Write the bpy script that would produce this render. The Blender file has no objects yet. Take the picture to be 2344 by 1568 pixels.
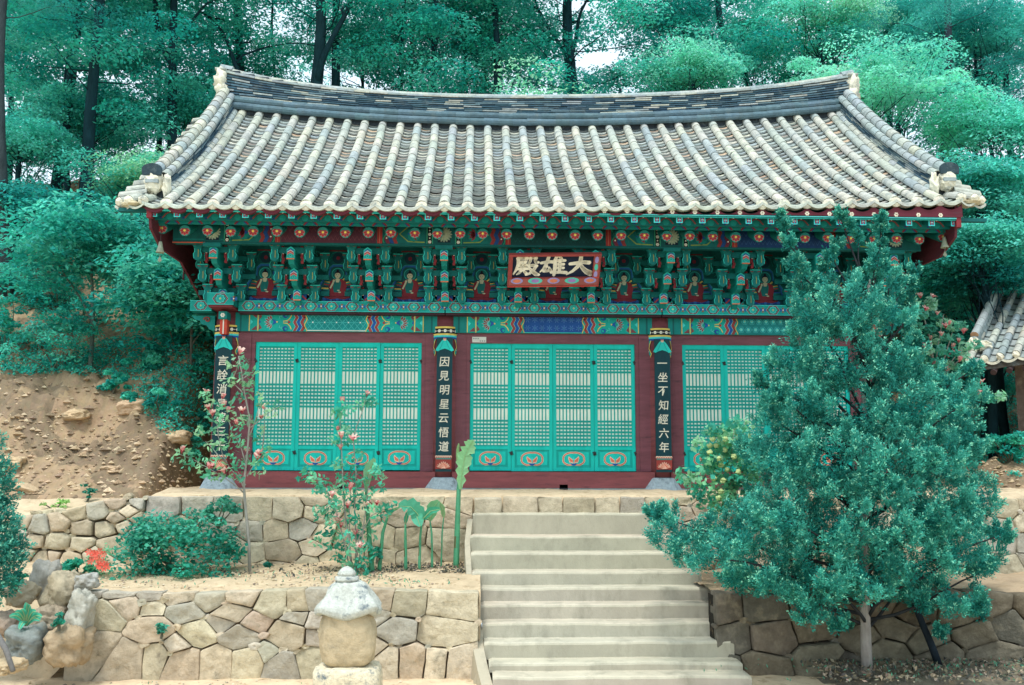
import bpy, math, random
import numpy as np
from mathutils import Vector, Matrix, noise as mnoise
random.seed(7); np.random.seed(7)
S = bpy.context.scene; C = S.collection
R = math.radians
# ---------------------------------------------------------------- camera (eye is at z = 0)
F = 2235.0                       # focal length in pixels of a 2344 px wide frame
EX, EY = -1.143, -14.433
YAW, PITCH, ROLL = 0.0371, 0.1277, 0.0026
def cam_axes():
    f = Vector((math.sin(YAW)*math.cos(PITCH), math.cos(YAW)*math.cos(PITCH), math.sin(PITCH)))
    r = Vector((math.cos(YAW), -math.sin(YAW), 0)); u = r.cross(f)
    return r*math.cos(ROLL)+u*math.sin(ROLL), -r*math.sin(ROLL)+u*math.cos(ROLL), f
CR, CU, CF = cam_axes()
cd = bpy.data.cameras.new('camera'); cam = bpy.data.objects.new('camera', cd); C.objects.link(cam)
cd.sensor_width = 36; cd.lens = F/2344*36; cd.clip_end = 400; cd.clip_start = 0.1
cam.matrix_world = Matrix((( CR.x, CU.x, -CF.x, EX), (CR.y, CU.y, -CF.y, EY), (CR.z, CU.z, -CF.z, 0), (0,0,0,1)))
S.camera = cam
def at(px, py, Y):
    """world point on the vertical plane Y=const seen at (px,py) of the measured frame"""
    d = CR*((px-1172)/F) + CU*((784-py)/F) + CF
    t = (Y-EY)/d.y
    return Vector((EX+d.x*t, Y, d.z*t))
def X(px, Y, py=900): return at(px, py, Y).x
def Z(py, Y, px=1172): return at(px, py, Y).z
def atz(px, py, z):
    d = CR*((px-1172)/F) + CU*((784-py)/F) + CF
    t = z/d.z
    return Vector((EX+d.x*t, EY+d.y*t, z))
# ---------------------------------------------------------------- world, sun, exposure
SUN_EL, SUN_AZ = R(66), R(200)   # azimuth measured clockwise from +Y
W = bpy.data.worlds.new('World'); S.world = W; W.use_nodes = True
nt = W.node_tree; nt.nodes.clear()
sky = nt.nodes.new('ShaderNodeTexSky'); sky.sky_type = 'NISHITA'; sky.sun_disc = False
sky.sun_elevation = SUN_EL; sky.sun_rotation = SUN_AZ; sky.dust_density = 6; sky.air_density = 1.0; sky.ozone_density = 1.0
hs = nt.nodes.new('ShaderNodeHueSaturation'); hs.inputs['Saturation'].default_value = 0.55; hs.inputs['Value'].default_value = 1.0
mx = nt.nodes.new('ShaderNodeMix'); mx.data_type = 'RGBA'; mx.inputs[0].default_value = 0.6
mx.inputs[7].default_value = (9.6, 12.0, 13.6, 1)          # the bright overcast cover over the sky
bg = nt.nodes.new('ShaderNodeBackground'); bg.inputs['Strength'].default_value = 0.12
out = nt.nodes.new('ShaderNodeOutputWorld')
nt.links.new(sky.outputs[0], hs.inputs['Color']); nt.links.new(hs.outputs[0], mx.inputs[6])
nt.links.new(mx.outputs[2], bg.inputs[0]); nt.links.new(bg.outputs[0], out.inputs[0])
sl = bpy.data.lights.new('sun', 'SUN'); sl.energy = 1.9; sl.angle = R(14); sl.color = (1.0, 0.97, 0.90)
so = bpy.data.objects.new('sun', sl); C.objects.link(so)
sd = Vector((math.sin(SUN_AZ)*math.cos(SUN_EL), math.cos(SUN_AZ)*math.cos(SUN_EL), math.sin(SUN_EL)))
so.rotation_euler = (-sd).to_track_quat('-Z', 'Y').to_euler(); so.location = sd*30
vs = S.view_settings; vs.view_transform = 'Standard'; vs.look = 'None'; vs.exposure = 0.40; vs.gamma = 1.0; vs.use_curve_mapping = False
S.cycles.max_bounces = 7; S.cycles.diffuse_bounces = 5; S.cycles.transmission_bounces = 5; S.cycles.transparent_max_bounces = 4
S.cycles.use_denoising = True
# ---------------------------------------------------------------- materials
def L(r, g, b):
    f = lambda c: (c/255/12.92) if c <= 10 else ((c/255+.055)/1.055)**2.4
    if g > r+34 and g > b: r, b = r*.7, min(g, b*1.06+.25*(g-b)+3)      # painted greens lean to turquoise
    return (f(r), f(g), f(b))
def material(name, rough=.8, scale=3.0, amt=.25, bump=.0, bscale=20., trans=0., spec=.3, stretch=(1,1,1), detail=6, dark=None, objrand=0.):
    """base colour comes from the mesh's own colour attribute, broken up by procedural noise"""
    m = bpy.data.materials.new(name); m.use_nodes = True
    n = m.node_tree; nd = n.nodes; nd.clear(); k = n.links.new
    at_ = nd.new('ShaderNodeAttribute'); at_.attribute_name = 'Col'
    tc = nd.new('ShaderNodeTexCoord'); mp = nd.new('ShaderNodeMapping'); mp.inputs['Scale'].default_value = stretch
    k(tc.outputs['Object'], mp.inputs[0])
    no = nd.new('ShaderNodeTexNoise'); no.inputs['Scale'].default_value = scale; no.inputs['Detail'].default_value = detail; no.inputs['Roughness'].default_value = .65
    k(mp.outputs[0], no.inputs['Vector'])
    mr = nd.new('ShaderNodeMapRange'); mr.inputs[1].default_value = .28; mr.inputs[2].default_value = .72
    mr.inputs[3].default_value = 1-amt; mr.inputs[4].default_value = 1+amt
    k(no.outputs[0], mr.inputs[0])
    vm = nd.new('ShaderNodeVectorMath'); vm.operation = 'SCALE'
    k(at_.outputs['Color'], vm.inputs[0]); k(mr.outputs[0], vm.inputs['Scale'])
    col = vm.outputs[0]
    if dark:      # stains with a shape of their own
        n2 = nd.new('ShaderNodeTexNoise'); n2.inputs['Scale'].default_value = dark[1]; n2.inputs['Detail'].default_value = 8; n2.inputs['Roughness'].default_value = .7
        k(mp.outputs[0], n2.inputs['Vector'])
        m2 = nd.new('ShaderNodeMapRange'); m2.inputs[1].default_value = dark[2]; m2.inputs[2].default_value = dark[3]
        k(n2.outputs[0], m2.inputs[0])
        mi = nd.new('ShaderNodeMix'); mi.data_type = 'RGBA'; k(m2.outputs[0], mi.inputs[0]); k(col, mi.inputs[6]); mi.inputs[7].default_value = (*dark[0], 1)
        col = mi.outputs[2]
    if objrand:
        oi = nd.new('ShaderNodeObjectInfo'); m3 = nd.new('ShaderNodeMapRange'); m3.inputs[3].default_value = 1-objrand; m3.inputs[4].default_value = 1+objrand
        k(oi.outputs['Random'], m3.inputs[0]); v3 = nd.new('ShaderNodeVectorMath'); v3.operation = 'SCALE'; k(col, v3.inputs[0]); k(m3.outputs[0], v3.inputs['Scale']); col = v3.outputs[0]
    bs = nd.new('ShaderNodeBsdfPrincipled'); bs.inputs['Roughness'].default_value = rough; bs.inputs['Specular IOR Level'].default_value = spec
    k(col, bs.inputs['Base Color'])
    if bump:
        nb = nd.new('ShaderNodeTexNoise'); nb.inputs['Scale'].default_value = bscale; nb.inputs['Detail'].default_value = 8; nb.inputs['Roughness'].default_value = .7
        k(mp.outputs[0], nb.inputs['Vector'])
        bp = nd.new('ShaderNodeBump'); bp.inputs['Strength'].default_value = bump; bp.inputs['Distance'].default_value = .03
        k(nb.outputs[0], bp.inputs['Height']); k(bp.outputs[0], bs.inputs['Normal'])
    o = nd.new('ShaderNodeOutputMaterial')
    if trans:
        tr = nd.new('ShaderNodeBsdfTranslucent'); k(col, tr.inputs[0]); ms = nd.new('ShaderNodeMixShader'); ms.inputs[0].default_value = trans
        k(bs.outputs[0], ms.inputs[1]); k(tr.outputs[0], ms.inputs[2]); k(ms.outputs[0], o.inputs[0])
    else: k(bs.outputs[0], o.inputs[0])
    return m
M = dict(
 paint=material('painted_wood', .62, 6, .20, .2, 40, spec=.25, stretch=(1,1,.25), objrand=.06),
 wood=material('red_painted_timber', .7, 5, .22, .25, 30, stretch=(.5,.5,3), dark=(L(78,52,60), 7, .56, .72)),
 tile=material('roof_tile', .85, 11, .24, .5, 28, spec=.2, dark=(L(104,118,120), 6, .52, .74)),
 stone=material('field_stone', .95, 9, .30, 1.0, 14, spec=.12, dark=(L(138,130,112), 4.5, .54, .70), detail=10),
 granite=material('granite', .95, 26, .24, .6, 34, spec=.12, dark=(L(104,116,122), 6, .54, .66)),
 concrete=material('concrete', .95, 2.6, .13, .3, 30, spec=.12, dark=(L(132,130,116), 3.2, .50, .82), stretch=(1,1,.5)),
 soil=material('soil', 1.0, 3.0, .20, 1.0, 9, spec=.05, dark=(L(160,136,106), 7, .54, .70)),
 leaf=material('leaf', .6, 30, .10, trans=.46, spec=.18, objrand=.08),
 needle=material('juniper_needle', .7, 30, .12, trans=.25, spec=.15),
 petal=material('petal', .6, 20, .1, trans=.3, spec=.1),
 bark=material('bark', .95, 9, .3, .9, 22, spec=.1, stretch=(1,1,.3)),
 paper=material('window_paper', .9, 3, .08, trans=.0, spec=.1, dark=(L(120,130,125), 5, .60, .80)),
 metal=material('old_iron', .5, 20, .2, .2, 40, spec=.5),
)
# ---------------------------------------------------------------- mesh building
class MB:
    def __init__(s): s.v = []; s.f = []; s.c = []
    def add(s, vs_, fs, col):
        b = len(s.v); s.v += [tuple(p) for p in vs_]
        for i, f in enumerate(fs):
            s.f.append(tuple(b+j for j in f)); s.c.append(col[i] if isinstance(col, list) else col)
    def poly(s, pts, col): s.add(pts, [tuple(range(len(pts)))], col)
    def box(s, x0, x1, y0, y1, z0, z1, col):
        if x1 < x0: x0, x1 = x1, x0
        if y1 < y0: y0, y1 = y1, y0
        if z1 < z0: z0, z1 = z1, z0
        s.add([(x0,y0,z0),(x1,y0,z0),(x1,y1,z0),(x0,y1,z0),(x0,y0,z1),(x1,y0,z1),(x1,y1,z1),(x0,y1,z1)],
              [(0,3,2,1),(4,5,6,7),(0,1,5,4),(1,2,6,5),(2,3,7,6),(3,0,4,7)], col)
    def hexa(s, b, t, col):
        """bottom quad b, top quad t (4 points each, counter-clockwise from above)"""
        s.add(list(b)+list(t), [(0,3,2,1),(4,5,6,7),(0,1,5,4),(1,2,6,5),(2,3,7,6),(3,0,4,7)], col)
    def extrude(s, pts, d, col, col2=None):
        """closed 3-D outline pts swept by vector d"""
        n = len(pts); q = [Vector(p) for p in pts]; d = Vector(d)
        s.add(q+[p+d for p in q], [tuple(range(n)), tuple(reversed(range(n, 2*n)))]+[(i, i+n, (i+1) % n+n, (i+1) % n) for i in range(n)],
              [col, col]+[col2 or col]*n)
    def tube(s, pts, rad, n=8, col=(1,1,1), cap=True, arc=None):
        pts = [Vector(p) for p in pts]; m = len(pts)
        if not hasattr(rad, '__len__'): rad = [rad]*m
        up = None; vs_ = []
        for i, p in enumerate(pts):
            t = (pts[min(i+1, m-1)]-pts[max(i-1, 0)]).normalized()
            if up is None:
                up = Vector((0,0,1)) if abs(t.z) < .9 else Vector((1,0,0))
            a = t.cross(up).normalized(); b = a.cross(t).normalized(); up = b
            for k_ in range(n):
                th = 2*math.pi*k_/n
                vs_.append(p+a*math.cos(th)*rad[i]+b*math.sin(th)*rad[i])
        fs = [(i*n+k_, i*n+(k_+1) % n, (i+1)*n+(k_+1) % n, (i+1)*n+k_) for i in range(m-1) for k_ in range(n)]
        if cap: fs += [tuple(reversed(range(n))), tuple(range((m-1)*n, m*n))]
        s.add(vs_, fs, col)
    def lathe(s, prof, c=(0,0,0), n=24, col=(1,1,1), sq=0.):
        vs_ = []; c = Vector(c)
        for r, z in prof:
            for k_ in range(n):
                th = 2*math.pi*k_/n
                cs, sn = math.cos(th), math.sin(th)
                q = 1/(max(abs(cs), abs(sn))) if sq else 1
                q = 1+(q-1)*sq
                vs_.append(c+Vector((cs*r*q, sn*r*q, z)))
        m = len(prof)
        fs = [(i*n+k_, i*n+(k_+1) % n, (i+1)*n+(k_+1) % n, (i+1)*n+k_) for i in range(m-1) for k_ in range(n)]
        fs += [tuple(reversed(range(n))), tuple(range((m-1)*n, m*n))]
        s.add(vs_, fs, col)
    def build(s, name, mat, parent=None, smooth=False, **tags):
        me = bpy.data.meshes.new(name)
        off = Vector((0,0,0)); p = parent
        while p is not None: off += p.location; p = p.parent
        vv = np.array(s.v, dtype=np.float64).reshape(-1, 3)-np.array(off)
        return link_mesh(name, me, vv, s.f, s.c, mat, parent, smooth, tags)
def link_mesh(name, me, vv, faces, cols, mat, parent, smooth, tags):
    me.from_pydata(vv.tolist(), [], faces)
    ca = me.color_attributes.new('Col', 'FLOAT_COLOR', 'CORNER')
    cnt = np.array([len(f) for f in faces]); cc = np.ones((int(cnt.sum()), 4), dtype=np.float32)
    cc[:, :3] = np.repeat(np.array([c[:3] for c in cols], dtype=np.float32), cnt, axis=0)
    ca.data.foreach_set('color', cc.ravel())
    if smooth: me.polygons.foreach_set('use_smooth', np.ones(len(faces), dtype=bool))
    me.materials.append(mat if not isinstance(mat, str) else M[mat]); me.update()
    o = bpy.data.objects.new(name, me); C.objects.link(o)
    if parent is not None: o.parent = parent
    for k_, v_ in tags.items(): o[k_] = v_
    return o
def quads(name, V, col, mat, parent=None, **tags):
    """V: (n,4,3) array of quads, col: (n,3)"""
    n = len(V); off = Vector((0,0,0)); p = parent
    while p is not None: off += p.location; p = p.parent
    me = bpy.data.meshes.new(name); me.vertices.add(n*4); me.loops.add(n*4); me.polygons.add(n)
    me.vertices.foreach_set('co', (V.reshape(-1, 3)-np.array(off)).astype(np.float32).ravel())
    me.loops.foreach_set('vertex_index', np.arange(n*4, dtype=np.int32))
    me.polygons.foreach_set('loop_start', np.arange(0, n*4, 4, dtype=np.int32))
    me.update(calc_edges=True)
    ca = me.color_attributes.new('Col', 'FLOAT_COLOR', 'CORNER')
    cc = np.ones((n*4, 4), dtype=np.float32); cc[:, :3] = np.repeat(col, 4, axis=0); ca.data.foreach_set('color', cc.ravel())
    me.materials.append(M[mat]); me.validate()
    o = bpy.data.objects.new(name, me); C.objects.link(o)
    if parent is not None: o.parent = parent
    for k_, v_ in tags.items(): o[k_] = v_
    return o
def thing(name, label, cat, loc=(0,0,0), group=None):
    o = bpy.data.objects.new(name, None); C.objects.link(o); o.location = loc; o.empty_display_size = .2
    o['label'] = label; o['category'] = cat
    if group: o['group'] = group
    return o
def tag(o, label, cat, group=None):
    o['label'] = label; o['category'] = cat
    if group: o['group'] = group
    return o
def vary(c, a=.1, h=.03):
    k_ = 1+random.uniform(-a, a)
    return tuple(max(0, x*k_*(1+random.uniform(-h, h))) for x in c)
# palette
TEAL=L(14,160,130); TEALD=L(10,122,104); TEALDD=L(8,88,82); MINT=L(95,205,180); RED=L(150,50,52); MAROON=L(122,66,70); MARD=L(82,36,46)
ORANGE=L(205,100,72); PINK=L(222,140,120); YEL=L(214,190,96); BLUE=L(28,84,160); NAVY=L(14,40,66); WHITE=L(226,226,214); BLACK=L(14,24,34); SKIN=L(190,196,168); LINE=L(150,208,186)
# ---------------------------------------------------------------- terrain
ZG = -2.32                                     # courtyard level
ZT = -1.385                                    # planting terrace level
ZP = -0.39                                     # hall podium edge level
YL, YU = -3.15, -0.95                          # faces of the lower and upper retaining walls
def grid(name, xs, ys, zf, col, mat, **tags):
    nx, ny = len(xs), len(ys); v = []; f = []; c = []
    for y in ys:
        for x in xs: v.append((x, y, zf(x, y)))
    for j in range(ny-1):
        for i in range(nx-1):
            a = j*nx+i; f.append((a, a+1, a+nx+1, a+nx)); p = v[a]; c.append(col(p) if callable(col) else col)
    return link_mesh(name, bpy.data.meshes.new(name), np.array(v), f, c, mat, None, True, tags)
def nz(x, y, s, a, seed=0.): return a*mnoise.fractal(Vector((x*s+seed, y*s-seed, seed)), .8, 2.1, 4)
def lin(a, b, n): return [a+(b-a)*i/(n-1) for i in range(n)]
SOILC = L(214,194,164); BANKC = L(188,158,128)
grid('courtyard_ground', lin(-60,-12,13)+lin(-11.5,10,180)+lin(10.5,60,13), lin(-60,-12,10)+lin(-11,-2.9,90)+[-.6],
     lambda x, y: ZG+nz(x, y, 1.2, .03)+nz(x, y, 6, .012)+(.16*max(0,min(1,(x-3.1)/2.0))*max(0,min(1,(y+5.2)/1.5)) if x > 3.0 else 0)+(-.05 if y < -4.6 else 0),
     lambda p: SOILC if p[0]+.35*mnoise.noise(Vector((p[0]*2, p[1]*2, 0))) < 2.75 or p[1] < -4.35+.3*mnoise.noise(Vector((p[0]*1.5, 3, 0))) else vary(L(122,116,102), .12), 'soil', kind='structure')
xtb = X(185, YL, 1400)
grid('planting_terrace', lin(-14, X(1100, YL, 1400), 150), lin(-3.06, -.8, 40),
     lambda x, y: ZT+nz(x, y, 1.4, .05, 3)+nz(x, y, 9, .02)+(.05*(y+3.1))-(.6 if y < -3.05 else 0)-max(0, min(1, (xtb-x)/.8))*max(0, min(1, (-2.0-y)/1.1))*.9, L(200,180,150), 'soil', kind='structure')
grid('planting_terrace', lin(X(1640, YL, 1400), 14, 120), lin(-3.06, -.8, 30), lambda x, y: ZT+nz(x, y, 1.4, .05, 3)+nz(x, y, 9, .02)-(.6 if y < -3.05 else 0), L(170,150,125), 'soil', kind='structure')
pt = [at(px, py, YU) for px, py in [(-60,1192),(0,1188),(70,1180),(140,1172),(200,1158),(250,1142),(300,1142),(340,1144)]]
def topw(x):
    if x <= pt[0].x: return pt[0].z
    for a, b in zip(pt, pt[1:]):
        if x <= b.x: return a.z+(b.z-a.z)*(x-a.x)/(b.x-a.x)
    return pt[-1].z
def pod(x, y):
    if x < pt[-1].x:
        q = max(0, min(1, (y+.95)/.8)); return topw(x)*(1-q)+(-.42)*q+nz(x, y, 3, .02, 5)-.02-(.6 if y < YU+.053 else 0)
    t = max(0, min(1, (y+1.0)/.7)); lft = max(0, min(1, (-5.3-x)/1.2))
    return ZP+.08*t+nz(x, y, 3, .02, 5)*min(1, (y+1.0)*3)-(.5 if y < YU+.053 else 0)
grid('podium_ground', lin(-13, 9, 180), [YU+.05]+lin(YU+.056, 5.5, 50), pod, L(208,188,158), 'soil', kind='structure')
def prof(s, P):
    if s <= P[0][0]: return P[0][1]
    for (a, b), (c, d) in zip(P, P[1:]):
        if s <= c: return b+(d-b)*(s-a)/(c-a)
    return P[-1][1]
PL_ = [(-3,-1.6),(-.45,-1.0),(0,-.42),(.5,-.1),(1.5,.75),(2.6,1.6),(5.6,3.9),(10,6.4),(15,8.6),(19,9.0),(28,7),(60,2)]
PR_ = [(-3,-.6),(0,-.35),(2.5,.35),(5.5,2.0),(9,4.6),(15,8.6),(19,9.6),(28,8),(60,2)]
def hill(x, y):
    sm = lambda t: max(0, min(1, t))**2*(3-2*max(0, min(1, t)))
    wl = sm((-5.25-x)/.75); wr = sm((x-5.8)/2.0)
    toe = 4.9*(1-wl-wr)+(-.15)*wl+(.8)*wr
    z = (prof(y-toe, PL_)*(1-wr)+prof(y-toe, PR_)*wr)
    b = max(0, min(1, (y-toe)/1.0))
    return z+nz(x, y, .45, .38*b, 9)+nz(x, y, 1.6, .13*b, 2)+abs(nz(x, y, 4.0, .16*b, 4))+nz(x, y, 9, .035*b, 1)
def hcol(p):
    t = mnoise.fractal(Vector((p[0]*.7, p[1]*.7, p[2]*.7)), 1, 2, 3)
    return vary(L(160,138,112) if t > 0 else L(132,116,96), .08)
grid('hillside', lin(-60,-14,30)+lin(-13.8,-5.4,130)+lin(-5.2,5.4,40)+lin(5.5,16,90)+lin(16.5,60,30), lin(-.8,6,110)+lin(6.2,26,60)+lin(27,62,20),
     hill, hcol, 'soil', kind='structure')
# ---------------------------------------------------------------- stone walls
STC = [L(198,186,160), L(194,182,156), L(188,176,152), L(206,194,170), L(180,174,158), L(194,178,154), L(186,180,164), L(202,190,164)]
def clip(poly, a, b, c):                       # keep a*x+b*z <= c
    o = []
    for i in range(len(poly)):
        p, q = poly[i], poly[(i+1) % len(poly)]
        dp, dq = a*p[0]+b*p[1]-c, a*q[0]+b*q[1]-c
        if dp <= 0: o.append(p)
        if (dp < 0) != (dq < 0) and dp != dq:
            t = dp/(dp-dq); o.append((p[0]+(q[0]-p[0])*t, p[1]+(q[1]-p[1])*t))
    return o
def stone_mesh(mb, poly, y0, depth, gap, col, bulge=.05, ny=None):
    if len(poly) < 3: return
    cx = sum(p[0] for p in poly)/len(poly); cz = sum(p[1] for p in poly)/len(poly)
    w = max(p[0] for p in poly)-min(p[0] for p in poly); h = max(p[1] for p in poly)-min(p[1] for p in poly)
    if min(w, h) < .05: return
    q = [(cx+(x-cx)*(1-2*gap/w), cz+(z-cz)*(1-2*gap/h)) for x, z in poly]
    r = []                                     # cut corners, add edge points
    n = len(q)
    for i in range(n):
        p, s, = q[i], q[(i+1) % n]; l = math.hypot(s[0]-p[0], s[1]-p[1])
        e = min(.2, .010/max(l, .01))
        m = max(1, int(l*(1-2*e)/.07))
        for k in range(m+1):
            t = e+(1-2*e)*k/m; r.append((p[0]+(s[0]-p[0])*t, p[1]+(s[1]-p[1])*t))
    sd_ = random.uniform(0, 99)
    def jit(x, z, s, a): return a*mnoise.noise(Vector((x*s+sd_, z*s, sd_)))
    tx, tz = random.uniform(-.14, .14), random.uniform(-.16, .08); b0 = random.uniform(.4, 1.15)*bulge
    rings = [(1.0, depth), (1.0, .010), (.985, -.6*b0-.004), (.95, -.95*b0), (.62, -1.0*b0), (.3, -1.03*b0)]
    V = []; m = len(r)
    for sc, dy in rings:
        for x, z in r:
            xx = cx+(x-cx)*sc; zz = cz+(z-cz)*sc
            o = jit(xx, zz, 7, .012)
            f = 1 if dy < .01 else 0
            V.append((xx+jit(xx, zz, 5, .012)+jit(xx, zz, 17, .007), y0+dy+f*(jit(xx, zz, 4.5, .030)-abs(jit(xx, zz, 9, .030))+jit(xx, zz, 22, .009)+(xx-cx)*tx+(zz-cz)*tz), zz+jit(zz, xx, 5, .012)+jit(zz, xx, 17, .007)))
    V.append((cx, y0-1.1*b0+jit(cx, cz, 4.5, .03), cz))
    fs = []
    for k in range(len(rings)-1):
        for i in range(m): fs.append((k*m+i, k*m+(i+1) % m, (k+1)*m+(i+1) % m, (k+1)*m+i))
    k = len(rings)-1
    for i in range(m): fs.append((k*m+i, k*m+(i+1) % m, len(V)-1))
    mb.add(V, fs, col)
def laguerre(seeds, box, top=None, bot=None, ys=1.45):
    cells = []
    for i, (x, z, w) in enumerate(seeds):
        p = [(box[0], box[2]), (box[1], box[2]), (box[1], box[3]), (box[0], box[3])]
        for j, (x2, z2, w2) in enumerate(seeds):
            if i == j or abs(x-x2) > 1.7: continue
            a = 2*(x2-x); b = 2*(z2-z)*ys*ys
            c = (x2*x2-x*x)+ys*ys*(z2*z2-z*z)-(w2*w2-w*w)
            p = clip(p, a, b, c)
            if len(p) < 3: break
        if len(p) >= 3 and top: x0 = x-.2; x1 = x+.2; s = (top(x1)-top(x0))/.4; p = clip(p, -s, 1, top(x)-s*x)
        if len(p) >= 3 and bot: p = clip(p, 0, -1, -bot(x))
        if len(p) >= 3: cells.append(p)
    return cells
def fill_seeds(x0, x1, z0, z1, sx, sz):
    o = []; z = z0+sz*.5; r = 0
    while z < z1:
        x = x0+(sx*.5 if r % 2 else 0)
        while x < x1+sx:
            o.append((x+random.uniform(-.28,.28)*sx, z+random.uniform(-.28,.28)*sz, random.uniform(.02,.20))); x += sx*random.uniform(.7,1.3)
        z += sz; r += 1
    return o
def Lp(zx, zy): return zx/2.1557, 1087.3+zy/2.1557
def wall(name, label, seeds, Y, box, top=None, bot=None, gap=.011, depth=.2, tint=1.0, bulge=.026, core=L(128,112,90)):
    t = thing(name, label, 'stone wall', ((box[0]+box[1])/2, Y, box[2]))
    mb = MB()
    for p in laguerre(seeds, box, top, bot):
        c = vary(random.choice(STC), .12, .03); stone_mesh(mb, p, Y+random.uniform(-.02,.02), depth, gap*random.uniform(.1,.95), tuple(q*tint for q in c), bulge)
    done = []
    for p in laguerre(seeds, box, top, bot):               # small filler stones wedged where three blocks meet
        for x, z in p:
            if random.random() > .34 or z > box[3]-.08 or z < box[2]+.12 or any(abs(x-a)+abs(z-b) < .08 for a, b in done): continue
            done.append((x, z)); rr = random.uniform(.022,.072); n_ = random.choice([4,5,6]); a0 = random.random()*6
            stone_mesh(mb, [(x+rr*random.uniform(.7,1.4)*math.cos(a0+2*math.pi*k/n_), z+rr*.8*random.uniform(.7,1.2)*math.sin(a0+2*math.pi*k/n_)) for k in range(n_)], Y-.012, .1, .001, tuple(q*tint*1.05 for q in vary(random.choice(STC), .15, .03)), .012)
    mb.build('stonework', 'stone', t, smooth=True)
    cb = MB(); n = 24
    for i in range(n):
        xa = box[0]+(box[1]-box[0])*i/n; xb = box[0]+(box[1]-box[0])*(i+1)/n
        tp = min(top(xa), top(xb))-.04 if top else box[3]-.04
        cb.box(xa, xb+.002, Y+.07, Y+.30, box[2]-.1, tp, core)
    cb.build('earth_core', 'soil', t)
    return t
LOW = [(620,570,18),(735,590,24),(880,598,52),(1045,605,40),(1190,597,42),(1350,632,50),(1470,630,34),(1565,620,34),(1700,640,40),(1880,620,38),(2000,630,46),(2220,640,62),
 (520,700,46),(640,640,40),(745,652,18),(905,668,44),(1145,678,44),(1255,730,14),(750,762,66),(975,785,52),(1185,792,54),(1425,790,74),(1475,708,16),(1560,722,30),(1548,790,18),
 (1660,790,50),(1845,690,16),(1955,765,50),(2180,775,74),(500,835,40),(905,905,42),(1070,905,36),(1230,905,44),(1390,925,40),(1530,905,34),(1700,920,40),(1840,860,18),(1905,905,30),(2035,905,40),(2160,910,30),(2250,915,28),
 (640,880,40),(770,880,36),(370,600,20),(400,560,16),(1100,735,12),(870,840,12),(1325,880,12)]
def conv(lst, Y):
    o = []
    for a, b, w in lst:
        px, py = Lp(a, b); p = at(px, py, Y); o.append((p.x, p.z, w/2.1557*(Y-EY)/F))
    return o
sd_low = conv(LOW, YL); xr = X(1096, YL, 1430)
topl = lambda x: ZT+.02+.02*math.sin(x*1.7)
wall('lower_stone_wall', 'sunlit dry stone wall of large buff blocks left of the steps, between courtyard and planting bed', sd_low, YL,
     (X(150, YL, 1450), xr, ZG-.12, ZT+.04), topl)
UP = [(815,170,58),(965,165,46),(1130,180,50),(1275,175,50),(1420,175,56),(1570,125,20),(1560,185,24),(1650,175,30),(1760,215,60),(1950,125,34),(2120,130,38),(2250,150,30),(1990,200,40),(2210,205,50),
 (770,245,28),(880,245,34),(1100,275,42),(1230,275,46),(1365,270,40),(1490,265,44),(1600,300,40),(1690,310,34),(1890,310,44),(2010,315,48),(2200,325,66),(1080,400,36),(1230,390,44),(1400,380,60),(1545,355,30),(1520,440,24),
 (1640,420,40),(1380,450,22),(1850,400,36),(2060,400,44),(1150,335,20),(900,350,50),(760,330,40),(640,330,30),(800,430,40),(950,430,40),(1150,460,30),(1290,470,20),(1750,400,34)]
LEFTW = [(380,185,34),(490,175,40),(585,140,30),(685,135,18),(640,178,26),(205,250,40),(300,235,32),(415,265,42),(520,265,38),(585,210,22),(690,215,24),(180,320,34),(295,325,42),(410,335,34),(620,250,26),(560,340,40),
 (105,290,20),(60,250,34),(20,310,34),(130,385,34),(220,410,26),(60,365,36),(270,405,14),(20,230,20),(480,400,40),(350,420,40),(145,240,14),(-40,280,40),(-60,360,40),(-30,420,40),(680,280,18)]
YLU = YU
sl_ = conv(LEFTW, YLU); xsp = X(332, YLU, 1200)
wall('dry_stone_wall', 'loosely stacked rubble wall of rounded stones below the bare earth bank, at far left', sl_, YLU-.02, (pt[0].x, xsp, ZT-.15, ZP+.25), lambda x: topw(x)+.02, gap=.020, bulge=.085)
wall('upper_stone_wall', 'buff block wall holding up the hall podium, left of the concrete steps', conv(UP, YU), YU, (xsp+.01, X(1083, YU, 1200), ZT-.15, ZP+.02), lambda x: ZP+.0, gap=.012)
MID = [(285,210,110),(520,210,130),(750,205,90),(960,205,120),(1180,210,90),(1360,215,90),(1560,215,110),(1765,170,60),(1920,160,70),(1750,290,60),(1900,260,90),(1830,400,80),(2100,180,80),(2080,330,90),(2300,200,90),(2280,360,80)]
sm_ = []
for a, b, w in MID:
    px = 1030+a/3.262; py = 1087.3+b/3.262; p = at(px, py, YU); sm_.append((p.x, p.z, w/3.262*(YU-EY)/F))
sm_ += fill_seeds(X(1760, YU), 9.4, ZT, ZP, .42, .26)
wall('upper_stone_wall', 'stone wall above and right of the concrete steps, running behind the juniper tree', sm_, YU+.002, (X(1084, YU, 1200), 9.4, ZT-.15, ZP+.02), lambda x: ZP, gap=.012, tint=.9)
wall('lower_stone_wall', 'shaded dark stone wall behind the juniper trunk, right of the concrete steps', fill_seeds(X(1640, YL, 1400), 7.6, ZG, ZT, .50, .30), YL, (X(1636, YL, 1400), 7.6, ZG-.05, ZT+.04), lambda x: ZT+.03*math.sin(x*2), gap=.014, tint=.29, bulge=.05, core=L(50,48,44))  # stones and core darkened to paint in the juniper's shade
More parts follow.
